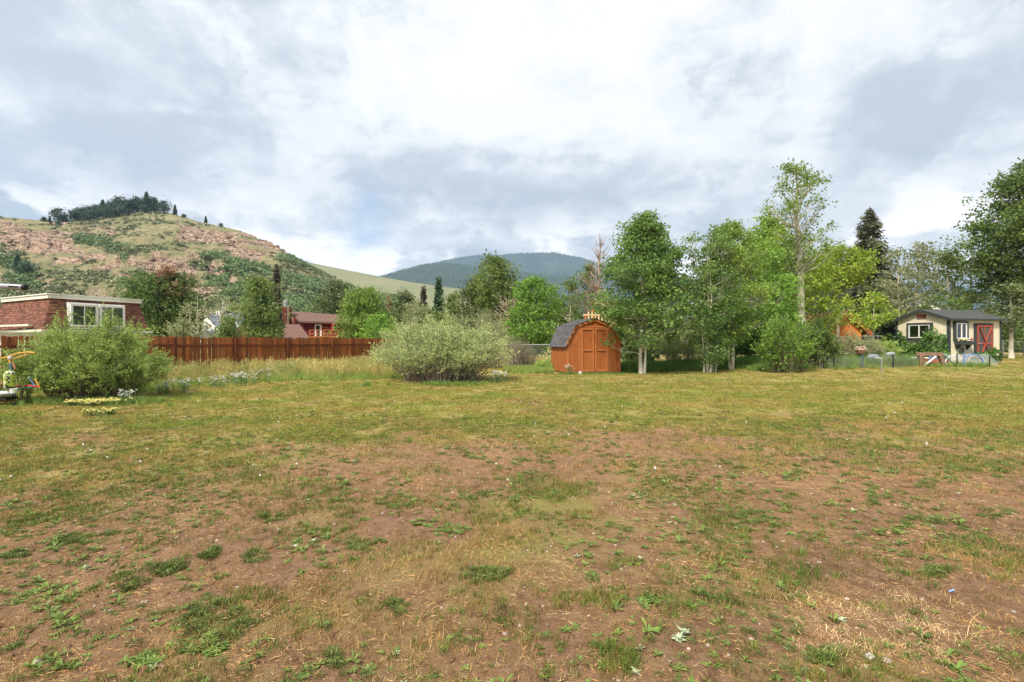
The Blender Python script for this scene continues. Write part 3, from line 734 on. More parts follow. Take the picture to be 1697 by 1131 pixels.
# ---- the near aspens in the middle
tree('ragged', 1064, 23.2, 349, 150, 'large leafy aspen with twin pale trunks right of the orange shed', 31, bark=ASPEN_BARK, leafm=L_MAIN, base=.20, nclu=230, per=165, leaf=.105, spread=.46,
     trunk_r=.085, stems=[(-.05, 0, 1), (.12, .05, .8), (.02, .16, .9)], inner=.3, asym=.5, flat=.7)
tree('oval', 1174, 23.0, 374, 96, 'slender leafy aspen with several thin pale trunks, second from the shed', 32, bark=ASPEN_BARK, leafm=L_MAIN, base=.16, nclu=90, per=120, leaf=.095, spread=.4,
     trunk_r=.055, stems=[(-.2, 0, .7), (0, .1, 1), (.08, -.05, .85), (.3, .2, .5)], inner=.25)
tree('oval', 1214, 24.2, 364, 112, 'taller bright leafed aspen just right of the cluster of thin trunks', 33, bark=ASPEN_BARK, leafm=L_ASPEN, base=.2, nclu=135, per=120, leaf=.10, spread=.42, trunk_r=.07, inner=.25,
     stems=[(0, 0, 1), (-.12, 0, .6)])
tree('round', 1186, 22.6, 566, 44, 'low bluish green aspen sucker at the foot of the thin trunks', 34, bark=ASPEN_BARK, leafm=L_MAIN, base=.2, nclu=18, per=60, leaf=.09, spread=.22, trunk_r=.015)
tree('oval', 1268, 36, 352, 96, 'tall dark green tree rising behind the bright aspens', 35, leafm=L_ASPEN, base=.2, nclu=110, per=120, leaf=.17, spread=.8)
tree('round', 1252, 28, 388, 124, 'dense yellow green aspen between the bright aspen and the big pale trunk', 36, bark=ASPEN_BARK, leafm=L_BRIGHT, base=.1, nclu=130, per=115, leaf=.12, spread=.5)
tree('oval', 1327, 28.3, 263, 122, 'tallest aspen with a thick white trunk and thin airy top', 37, bark=ASPEN_BARK, leafm=L_ASPEN, base=.42, nclu=74, per=72, leaf=.115, spread=.46, trunk_r=.29, twig=.022, inner=.2, rise=.8, asym=.5, bare=18)
tree('round', 1292, 31.5, 392, 172, 'wide lime green lower crown round the thick white trunk', 38, bark=ASPEN_BARK, leafm=L_LIME, base=.14, nclu=200, per=120, leaf=.13, spread=.6, rise=.7, inner=.3, asym=.35, bare=24, trunk_r=.1)
tree('round', 1388, 33, 410, 104, 'lime green spreading tree above the orange barn', 39, bark=PALE_TWIG, leafm=L_LIME, base=.66, nclu=95, per=95, leaf=.14, spread=.6, rise=.8, bare=14)
tree('conifer', 1441, 44, 348, 175, 'tall dark spruce with brownish upper limbs', 40, leafm=L_SPRUCE2, name='spruce_tree', gap=.42, leaf=.34, per_m=9, rag=.45, droop=.3)
tree('conifer', 1462, 43, 432, 96, 'wide blue green spruce behind the left of the tan shed', 41, leafm=L_NEEDLE, name='spruce_tree', gap=.4, leaf=.34, per_m=9, rag=.35)
tree('oval', 1447, 27, 486, 54, 'young lime green tree with a thin pale stem beside the orange barn', 42, bark=ASPEN_BARK, leafm=L_LIME, base=.5, nclu=26, per=70, leaf=.12, spread=.36, trunk_r=.045)
tree('oval', 1493, 38, 406, 58, 'pale aspen with an airy crown behind the left of the tan shed', 43, bark=ASPEN_BARK, leafm=L_GREY, base=.32, nclu=44, per=60, leaf=.15, spread=.65, trunk_r=.12, bare=8, twig=.02)
tree('oval', 1514, 39, 398, 74, 'second pale aspen, just right of the first behind the tan shed', 44, bark=ASPEN_BARK, leafm=L_GREY, base=.3, nclu=60, per=62, leaf=.15, spread=.65, trunk_r=.12, bare=8, twig=.02, lean=(.03, 0))
tree('oval', 1573, 40, 408, 66, 'gappy aspen over the middle of the tan shed roof', 45, bark=ASPEN_BARK, leafm=L_MID, base=.26, nclu=52, per=60, leaf=.16, spread=.65, bare=10, twig=.02)
tree('oval', 1612, 41, 385, 86, 'taller gappy aspen over the right of the tan shed roof', 46, bark=ASPEN_BARK, leafm=L_ASPEN, base=.26, nclu=62, per=66, leaf=.16, spread=.65, bare=10, twig=.02, trunk_r=.14)
tree('round', 1560, 37, 486, 90, 'low dark leafy tree right behind the tan shed roof', 47, bark=GREY_BARK, leafm=L_DARK, base=.1, nclu=48, per=75, leaf=.15, spread=.6)
tree('oval', 1738, 35, 244, 200, 'huge dark green tree cut by the right edge of the photo', 48, bark=ASPEN_BARK, leafm=L_DARK, base=.24, nclu=300, per=210, leaf=.17, spread=.85, trunk_r=.22, inner=.3, z0=.45, flat=.75)
tree('round', 1676, 33.5, 470, 64, 'small olive leafed aspen with a pale leaning trunk right of the tan shed', 49, bark=ASPEN_BARK, leafm=L_PINE, base=.42, nclu=40, per=80, leaf=.14, spread=.5, trunk_r=.15, lean=(-.05, 0))
tree('round', 1655, 70, 520, 120, 'dark tree far behind the chain link fence on the right', 50, leafm=L_DARK, base=.03, nclu=70, per=90, leaf=.32, spread=1.4)
tree('round', 1105, 60, 520, 150, 'dark tree far behind the twin trunk aspen', 51, leafm=L_DARK, base=.03, nclu=80, per=90, leaf=.3, spread=1.3)
tree('round', 1240, 48, 470, 150, 'shadowy dark tree filling the gap behind the thin aspens', 52, leafm=L_DARK, base=.03, nclu=110, per=110, leaf=.22, spread=1.1)
tree('round', 1365, 52, 455, 130, 'dark green tree behind the lime green crowns', 53, leafm=L_DARK, base=.03, nclu=90, per=110, leaf=.25, spread=1.1)
tree('round', 1730, 75, 500, 200, 'dark tree mass behind the huge tree on the right', 54, leafm=L_DARK, base=.03, nclu=90, per=90, leaf=.36, spread=1.6)
tree('round', 1030, 70, 492, 110, 'dark green tree far behind the dead tree', 55, leafm=L_DARK, base=.03, nclu=70, per=90, leaf=.34, spread=1.4)

# ------------------------------------------------------------------ bushes of many arching stems
def fan_bush(seed, W, D, H, nst, leaf, per, wid, out=0.9, bare_foot=0.25, twigs=6, arch=0.25, r0=.012):
    rng = np.random.default_rng(seed); paths = []; C = []; A = []; T = []
    for i in range(nst):
        az = rng.random() * 6.283; u = rng.random() ** .6
        foot = np.array([math.cos(az) * W * .27 * rng.random(), math.sin(az) * D * .27 * rng.random(), 0])
        ex, ey = math.cos(az) * W * .5 * u * out, math.sin(az) * D * .5 * u * out
        hz = H * (1 - .60 * u ** 2.6) * (.80 + .24 * rng.random()) * (.72 + .50 * float(vnoise(az * 1.9 + seed, u * 3.0, seed))) * (1.16 if rng.random() < .05 else 1)
        end = np.array([ex, ey, hz]); k = 6; tt = np.linspace(0, 1, k)[:, None]
        mid = foot * .55 + end * .45; mid[2] = hz * (.5 + arch)
        P = (1 - tt) ** 2 * foot + 2 * (1 - tt) * tt * mid + tt ** 2 * end; P[1:] += rng.normal(size=(k - 1, 3)) * .025 * H
        paths.append((P, np.linspace(r0 * (.6 + .8 * rng.random()), .003, k)))
        ct = rng.random() * .45
        for q_ in range(twigs):
            b = bare_foot + (1 - bare_foot) * rng.random() ** .7; bi = min(b * (k - 1), k - 1.001); j = int(bi)
            s_ = P[j] * (1 - bi + j) + P[j + 1] * (bi - j); dr = unit(P[j + 1] - P[j])
            v = unit(dr * .8 + rng.normal(size=3) * .55 + np.array([ex, ey, 0]) / (W * .5) * .35 + np.array([0, 0, .25])); L = H * (.10 + .12 * rng.random())
            e = s_ + v * L + np.array([0, 0, -.04 * L])
            if e[2] < .06: continue
            paths.append((np.stack([s_, (s_ + e) / 2, e]), np.array([.004, .003, .0015])))
            n = int(per * (.6 + .8 * rng.random())); f_ = rng.random(n)[:, None]
            c = s_ + (e - s_) * f_ * 1.08 + rng.normal(size=(n, 3)) * leaf * .35
            C.append(c); A.append(unit(v * 1.0 + rng.normal(size=(n, 3)) * .55)); T.append(np.clip(ct + .35 * rng.random(n) + .25 * f_[:, 0], 0, 1))
    tv, tq = tubes(paths, 4); C = np.concatenate(C); A = np.concatenate(A); n = len(C)
    V, Q = leaf_quads(C, leaf * (.6 + .7 * rng.random(n)), A, wid, rng)
    return (tv, tq), (V, Q, np.repeat(np.concatenate(T), 4))
def bush(px, Y, wpx, top, label, seed, leafm, D=None, bark=None, name='bush', cat='bush', z0=None, **kw):
    x = X_of(px, Y); z0 = gzf(x, Y) if z0 is None else z0; W = wpx / F * Y
    wd, lv = fan_bush(seed, W, D or W, Z_of(top, Y) - z0, **kw)
    return plant(name, (x, Y, z0 - .02), wd, lv, bark or PALE_TWIG, leafm, label, cat, wood_name='stems', crown_name='foliage')
TWIG_BROWN = mat('twig_brown', (0.17, 0.12, 0.085), (0.10, 0.07, 0.05), 6, .9)
GREY_TWIG = mat('grey_twig', (0.30, 0.245, 0.19), (0.18, 0.14, 0.11), 6, .9)
bush(152, 13.6, 266, 533, 'large feathery bright green willow bush at the left of the lawn', 61, L_WILLOW, D=3.4, bark=TWIG_BROWN, name='willow_bush',
     nst=330, leaf=.085, per=20, wid=.20, bare_foot=.05, twigs=9, arch=.2, r0=.009)
bush(733, 19.6, 240, 536, 'wide silver green willow bush with tangled bare stems in the middle', 62, L_SAGE, D=4.6, bark=GREY_TWIG, name='willow_bush',
     nst=460, leaf=.085, per=16, wid=.26, bare_foot=.30, twigs=8, arch=.14, r0=.017, out=1.0)
bush(1303, 21.8, 92, 522, 'leafy green shrub on the lawn edge under the lime green tree', 63, L_BRIGHT, D=2.4, bark=TWIG_BROWN, name='shrub', nst=80, leaf=.085, per=13, wid=.6, bare_foot=.0, twigs=9, out=1.0)
bush(1352, 23.2, 70, 535, 'darker green shrub just right of the lawn edge shrub', 64, L_MAIN, D=2.2, name='shrub', nst=80, leaf=.085, per=16, wid=.7, bare_foot=.05, twigs=8)
bush(1132, 27, 100, 540, 'silver grey willow shrub behind the aspen trunks', 65, L_SAGE, D=2.6, name='shrub', nst=110, leaf=.10, per=14, wid=.3, bare_foot=.15, twigs=7)
bush(1056, 28.5, 76, 560, 'low dark green shrub between the orange shed and the twin trunks', 66, L_DARK, D=2.6, name='shrub', nst=80, leaf=.11, per=16, wid=.6, bare_foot=.05, twigs=7)
bush(1262, 27.5, 92, 545, 'dark shady shrub behind the bright aspen trunk', 67, L_DARK, D=2.6, name='shrub', nst=90, leaf=.11, per=16, wid=.6, bare_foot=.05, twigs=7)
bush(1420, 25.5, 100, 556, 'feathery grey green shrub in front of the orange barn', 68, L_GREY, D=2.6, name='shrub', nst=110, leaf=.09, per=14, wid=.25, bare_foot=.05, twigs=8)
bush(1195, 29.5, 76, 556, 'shadowed shrub behind the thin aspen trunks', 69, L_DARK, D=2.6, name='shrub', nst=80, leaf=.11, per=16, wid=.6, bare_foot=.05, twigs=7)
bush(1470, 26.2, 44, 561, 'yellowish green shrub against the left corner of the tan shed', 70, L_WILLOW, D=1.4, name='shrub', nst=60, leaf=.09, per=14, wid=.3, bare_foot=.05, twigs=7)
bush(905, 26, 60, 596, 'low pale green weedy clump left of the orange shed', 71, L_WILLOW, D=2, name='weed_clump', cat='weeds', nst=80, leaf=.10, per=10, wid=.2, bare_foot=.05, twigs=6)
bush(30, 12.6, 56, 588, 'thin leafy shoots in front of the fence at the left edge', 72, L_WILLOW, D=1.2, bark=TWIG_BROWN, name='shrub', nst=26, leaf=.085, per=12, wid=.2, bare_foot=.1, twigs=6)
bush(858, 27.5, 76, 560, 'grey brush heap of dry stems behind the silver willow bush', 73, L_GREY, D=2.2, bark=GREY_TWIG, name='brush_heap', cat='brush', nst=150, leaf=.07, per=2, wid=.3, bare_foot=.3, twigs=7, r0=.016)
bush(812, 29, 90, 524, 'pale olive willow thicket behind the silver willow bush', 74, L_GREY, D=3, name='shrub', nst=90, leaf=.10, per=12, wid=.3, bare_foot=.2, twigs=7)
bush(665, 25.6, 60, 553, 'small grey green shrub at the end of the wooden fence', 75, L_SAGE, D=2, name='shrub', nst=60, leaf=.10, per=12, wid=.3, bare_foot=.1, twigs=7)
# ------------------------------------------------------------------ what grows on the hills
def clump_mesh(name, seed, n, leaf, rx, rz_, m_, wid=.8, core=0):
    rng = np.random.default_rng(seed); v = unit(rng.normal(size=(n, 3))); v[:, 2] = np.abs(v[:, 2])
    lob = 1 + .35 * (vnoise(v[:, 0] * 2 + 5, v[:, 1] * 2 + v[:, 2] * 2, seed) - .5) * 2
    C = v * np.array([rx, rx, rz_]) * (lob * (.65 + .35 * rng.random(n) ** .5))[:, None]
    V, Q = leaf_quads(C, leaf * (.6 + .8 * rng.random(n)), unit(rng.normal(size=(n, 3))), wid, rng)
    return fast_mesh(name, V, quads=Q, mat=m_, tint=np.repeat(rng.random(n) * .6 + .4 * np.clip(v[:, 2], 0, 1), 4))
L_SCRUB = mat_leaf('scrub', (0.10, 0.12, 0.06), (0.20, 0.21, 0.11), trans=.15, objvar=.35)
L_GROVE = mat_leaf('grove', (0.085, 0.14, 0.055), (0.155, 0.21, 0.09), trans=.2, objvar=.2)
L_FOREST = mat_leaf('far_conifer', (0.016, 0.032, 0.020), (0.035, 0.055, 0.03), trans=.0, objvar=.4)
rng = np.random.default_rng(700)
def hill_points(n, vegmin, seed, t0=.05, t1=.99):
    r_ = np.random.default_rng(seed)
    px = r_.uniform(-60, 760, n); tt = r_.uniform(t0, t1, n) ** .8
    x, y, z, rock, veg, py = hill1(px, tt)
    return x, y, z, rock, veg, py, px
x, y, z, rock, veg, py, px = hill_points(21000, 0, 701)
keep = (rng.random(len(x)) < np.clip(.10 + veg * .9 - rock * .65, 0.04, 1)) & (fbm(x * .07, z * .12, 703, 3) + veg * .35 > .50)
P = np.stack([x, y, z - .2], -1)[keep]; n = len(P)
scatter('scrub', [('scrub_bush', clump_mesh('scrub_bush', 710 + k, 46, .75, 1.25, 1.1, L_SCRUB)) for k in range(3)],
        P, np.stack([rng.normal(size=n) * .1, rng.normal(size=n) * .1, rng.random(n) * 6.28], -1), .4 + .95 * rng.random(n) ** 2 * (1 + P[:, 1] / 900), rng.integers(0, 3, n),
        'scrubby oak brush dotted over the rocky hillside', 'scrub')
# green aspen groves in the hill's folds
x, y, z, rock, veg, py, px = hill_points(70000, 0, 721, .02, .93)
g_ = bands(px, py, [(352, 436, 420, 452, 15, 1), (372, 452, 470, 474, 17, 1), (420, 462, 520, 490, 12, 1), (470, 428, 545, 452, 6, 1.1), (500, 470, 660, 500, 10, 1), (130, 396, 205, 408, 7, .9), (186, 408, 206, 424, 7, 1), (10, 440, 45, 468, 12, 1), (360, 480, 560, 520, 14, .8), (600, 486, 740, 506, 9, 1)])
keep = (rng.random(len(x)) < g_ * .9) & (fbm(x * .06, y * .06, 723, 3) > .40)
P = np.stack([x, y, z - .3], -1)[keep]; n = len(P)
if n > 9000: P = P[:9000]; n = 9000
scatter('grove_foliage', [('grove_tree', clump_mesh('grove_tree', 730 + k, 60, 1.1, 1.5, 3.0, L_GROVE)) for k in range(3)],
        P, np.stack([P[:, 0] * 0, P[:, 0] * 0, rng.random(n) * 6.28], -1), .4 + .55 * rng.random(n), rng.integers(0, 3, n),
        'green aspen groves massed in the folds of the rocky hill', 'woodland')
# trees along the base of the grassy hill
px = rng.uniform(440, 1000, 900); tt = rng.uniform(0, .10, 900) + .04 * (fbm(px * .02, px * 0, 3, 3) - .3)
x, y, z = slope(px, np.clip(tt, 0, 1), RIDGE2, 1000.0, 420.0, 91, 14)
keep = fbm(px * .03, tt * 20, 731, 3) > .42; P = np.stack([x, y, z - .3], -1)[keep]; n = len(P)
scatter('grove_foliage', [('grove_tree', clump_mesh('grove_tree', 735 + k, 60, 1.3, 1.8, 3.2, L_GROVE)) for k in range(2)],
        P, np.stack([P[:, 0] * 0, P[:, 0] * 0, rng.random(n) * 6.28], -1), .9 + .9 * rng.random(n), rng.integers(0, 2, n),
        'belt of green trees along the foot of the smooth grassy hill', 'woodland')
# forest on the mountains
def cone_tree(name, n=6):
    V = []; T = []
    for (r_, z0, z1) in ((1.0, .05, .62), (.7, .35, 1.0)):
        b = len(V)
        V += [(r_ * .22 * math.cos(6.283 * k / n), r_ * .22 * math.sin(6.283 * k / n), z0) for k in range(n)] + [(0, 0, z1)]
        T += [(b + k, b + (k + 1) % n, b + n) for k in range(n)]
    return fast_mesh(name, V, tris=T, mat=L_FOREST, tint=[.5] * len(V))
for (ridge, dist, foot, seed), (a, b), cnt, lab, hh in zip(SLOPES, ((600, 1000), (650, 1700)), (11000, 17000),
        ('dark conifer forest covering the nearer mountain shoulder', 'blue hazy conifer forest covering the far mountain'), (15, 19)):
    r_ = np.random.default_rng(seed); px = r_.uniform(a, b, cnt); tt = 1 - r_.random(cnt) ** 1.7 * .6
    tt[: cnt // 8] = r_.uniform(.985, 1.0, cnt // 8)
    x, y, z = slope(px, tt, ridge, dist, foot, seed, dist * .028)
    keep = fbm(x * .003, y * .004, seed + 5, 4) > .36; keep[: cnt // 8] = True
    P = np.stack([x, y, z - 1], -1)[keep]; n = len(P)
    scatter('forest', [('far_conifer', cone_tree('far_conifer'))], P, np.stack([P[:, 0] * 0, P[:, 0] * 0, r_.random(n) * 6.28], -1),
            hh * (.6 + .7 * r_.random(n)), np.zeros(n, int), lab, 'forest')

# single conifers that can be told apart along the near hill's ridge
ridge_protos = []
for k, (h_, rc_) in enumerate(((12, 3.2), (11, 3.6), (9, 2.4))):
    wd, lv = conifer(740 + k, h_, rc_, gap=.85, per_m=3.2, leaf=1.3, droop=.15, rag=.45) if k == 0 else grow(740 + k, h_ * .85, rc_ * 1.15, base=.1, prof='oval' if k == 1 else 'round', nclu=34, per=34, leaf=.85, spread=1.1, wid=.5, asym=.5, twig=.05)
    ridge_protos.append(plant('pine_tree', (0, 0, 0), wd, lv, GREY_BARK, L_NEEDLE, 'dark conifer in the clump on top of the rocky hill', 'tree', 'conifers on top of the rocky hill'))
used = set()
rr = random.Random(5)
def ridge_tree(px, tt, sc, label, k=None, group='conifers on top of the rocky hill'):
    k = rr.choice([0, 1, 1, 2, 2]) if k is None else k; sc *= rr.uniform(.85, 1.2) * (1.0 if k == 0 else 1.35)
    x, y, z, *_ = [float(v[0]) for v in hill1(np.array([float(px)]), np.array([float(tt)]))]
    if k not in used:
        used.add(k); o = ridge_protos[k]; o.location = (x, y, z - .3); o.rotation_euler = (0, 0, rr.random() * 6); o.scale = (sc,) * 3
        o['label'] = label
    else: o = copy_thing(ridge_protos[k], (x, y, z - .3), rr.random() * 6, sc, label)
    if group: o['group'] = group
    elif 'group' in o: del o['group']
    return o
TOP = 'dark conifer in the clump crowning the rocky hill'
for k in range(3): ridge_tree([170, 200, 228][k], .995, 1.15, TOP, k)
for px, s in ((121, .8), (129, 1.0), (136, 1.15), (143, 1.0), (150, .95), (157, 1.1), (163, 1.0), (177, .9), (184, 1.1), (192, 1.25), (206, 1.1), (213, 1.2), (220, 1.0), (236, 1.0), (243, 1.25), (249, 1.2), (256, 1.1), (262, .9)):
    ridge_tree(px, .985 + rr.random() * .03, s, TOP)
for px, s in ((140, .9), (155, 1.0), (168, .95), (182, .9), (196, .85), (212, .6), (240, .55)):
    ridge_tree(px, .95 + rr.random() * .02, s, TOP)
ridge_tree(273, .99, 1.15, 'round dark conifer standing alone just right of the hilltop clump', 1, None)
ridge_tree(290, .99, .75, 'small dark conifer on the ridge, second right of the hilltop clump', 0, None)
ridge_tree(305, .99, .4, 'tiny conifer on the bare ridge right of the summit', 2, None)
ridge_tree(341, .99, .55, 'lone conifer halfway down the bare ridge right of the summit', 0, None)
ridge_tree(366, .99, .35, 'last tiny conifer on the ridge before the dark red cliff', 2, None)
ridge_tree(94, .985, .9, 'ragged dark tree on the ridge left of the hilltop clump', 1, None)
ridge_tree(84, .98, .55, 'small dark tree left of the ragged one on the ridge', 0, None)
ridge_tree(74, .98, .45, 'smallest dark tree at the left end of the ridge trees', 2, None)
ridge_tree(104, .975, .5, 'short dark tree right of the ragged one on the ridge', 2, None)
ridge_tree(110, .98, .5, 'short dark tree at the left foot of the hilltop clump', 1, None)
ridge_tree(29, .44, .75, 'tall dark conifer low on the rocky hill at far left', 0, None)
ridge_tree(41, .40, .65, 'shorter dark conifer low on the rocky hill at far left', 2, None)
ridge_tree(95, .90, .45, 'dark round bush like conifer on the upper ledge of the hill', 1, None)
# ------------------------------------------------------------------ paints and boards
ORANGE = mat('barn_orange', (0.37, 0.12, 0.028), (0.29, 0.085, 0.02), 3, .65, .25, 60, stretch=(1, 1, .25), c3=(0.22, 0.065, 0.02))
ORANGE_TRIM = mat('barn_orange_trim', (0.45, 0.155, 0.045), (0.37, 0.12, 0.035), 3, .65, .2, 60)
SHINGLE = mat('slate_shingle', (0.105, 0.102, 0.11), (0.066, 0.064, 0.068), 9, .9, .5, 120, per_obj=.25)
SHINGLE_RED = mat('red_shingle', (0.20, 0.078, 0.058), (0.12, 0.046, 0.036), 5, .9, .4, 60, stretch=(1, 1, 3), c3=(.24, .11, .085))
TAN = mat('tan_siding', (0.70, 0.63, 0.47), (0.64, 0.57, 0.42), 2, .75, .1, 60)
DARKTRIM = mat('dark_green_trim', (0.045, 0.055, 0.055), (0.035, 0.043, 0.043), 5, .6)
BARNRED = mat('barn_red', (0.36, 0.075, 0.045), (0.30, 0.06, 0.038), 4, .6)
WHITE = mat('white_paint', (0.78, 0.77, 0.74), (0.70, 0.69, 0.65), 3, .5)
CREAM = mat('cream_paint', (0.66, 0.66, 0.57), (0.60, 0.60, 0.51), 2, .6)
GREYROOF = mat('grey_roof', (0.085, 0.09, 0.085), (0.06, 0.064, 0.062), 6, .9, .5, 50)
SLATE = mat('slate_roof', (0.11, 0.125, 0.155), (0.085, 0.095, 0.12), 3, .85, .3, 20)
BROWNROOF = mat('brown_roof', (0.155, 0.092, 0.07), (0.12, 0.07, 0.055), 3, .9, .3, 20)
LOGRED = mat('log_red', (0.24, 0.028, 0.022), (0.16, 0.018, 0.015), 2, .7, .2, 10, per_obj=.15)
STAIN = mat('redwood_stain', (0.35, 0.115, 0.028), (0.19, 0.052, 0.014), 2.2, .75, .4, 60, stretch=(6, 6, .5), per_obj=.42, c3=(0.46, 0.18, 0.05))
STAIN_D = mat('redwood_stain_dark', (0.17, 0.045, 0.015), (0.11, 0.03, 0.012), 3, .75, .3, 50, per_obj=.15)
METAL = mat('galvanised_metal', (0.50, 0.51, 0.52), (0.40, 0.41, 0.42), 6, .45, metal=.7)
DULLMETAL = mat('dull_metal', (0.32, 0.33, 0.33), (0.25, 0.26, 0.26), 6, .6, metal=.3)
BLACK = mat('black_plastic', (0.02, 0.02, 0.02), None, 3, .5)
BRASS = mat('brass', (0.65, 0.45, 0.18), None, 3, .35, metal=.9)
OLDWOOD = mat('weathered_wood', (0.27, 0.165, 0.11), (0.18, 0.11, 0.075), 4, .9, .5, 40, stretch=(1, 1, .3))
DECKWOOD = mat('deck_wood', (0.42, 0.15, 0.045), (0.34, 0.12, 0.036), 3, .7)
STONE = mat('pale_stone', (0.55, 0.51, 0.46), (0.40, 0.36, 0.32), 8, .9, .5, 30)
GRAVESTONE = mat('pebble', (0.42, 0.34, 0.28), (0.30, 0.24, 0.2), 8, .9, .4, 60, per_obj=.3)
BRICK = mat('chimney_brick', (0.42, 0.20, 0.13), (0.33, 0.15, 0.10), 8, .9)
INSIDE = mat('dark_inside', (0.02, 0.022, 0.022), None, 3, .9)
CURTAIN = mat('curtain', (0.34, 0.30, 0.26), (0.25, 0.22, 0.19), 4, .9)
BLIND = mat('green_blind', (0.56, 0.58, 0.42), (0.50, 0.52, 0.38), 2, .9)
def glass_mat():
    m, t, p, o = mat_base('window_glass')
    g = t.new('ShaderNodeBsdfGlossy', ins={'Color': (.95, .97, 1, 1), 'Roughness': .03})
    tr = t.new('ShaderNodeBsdfTransparent', ins={'Color': (.72, .76, .75, 1)})
    fr = t.new('ShaderNodeFresnel', ins={'IOR': 1.55})
    mx = t.new('ShaderNodeMixShader', ins={0: t.math('ADD', fr.outputs[0], 0.06), 1: tr.outputs[0], 2: g.outputs[0]})
    t.l.new(mx.outputs[0], o.inputs[0]); return m
GLASS = glass_mat()

def slope_boards(r_, nm, P0, du, L, w_, top, bottom, thick, m_, gap=.008, nrm=(0, -1), n_=None):
    """upright boards w_ wide along du from P0 (x,y), their tops following top(s)"""
    s = 0.0; du = Vector((du[0], du[1], 0)).normalized(); nn = Vector((nrm[0], nrm[1], 0))
    while s < L - .02:
        e = min(s + w_, L); a, b = s + gap / 2, e - gap / 2
        pts = [(a, bottom), (b, bottom)] + [(q_, top(q_)) for q_ in (b, (a + b) / 2, a)]
        mb = MB(); V = []
        for off in (0, thick):
            for (u, z) in pts: p = Vector((P0[0], P0[1], 0)) + du * u + nn * off; V.append((p.x, p.y, z))
        n = len(pts); mb.add(V, [tuple(range(n)), tuple(reversed(range(n, 2 * n)))] + [((i + 1) % n, i, i + n, (i + 1) % n + n) for i in range(n)])
        mb.part(nm, m_, r_); s = e

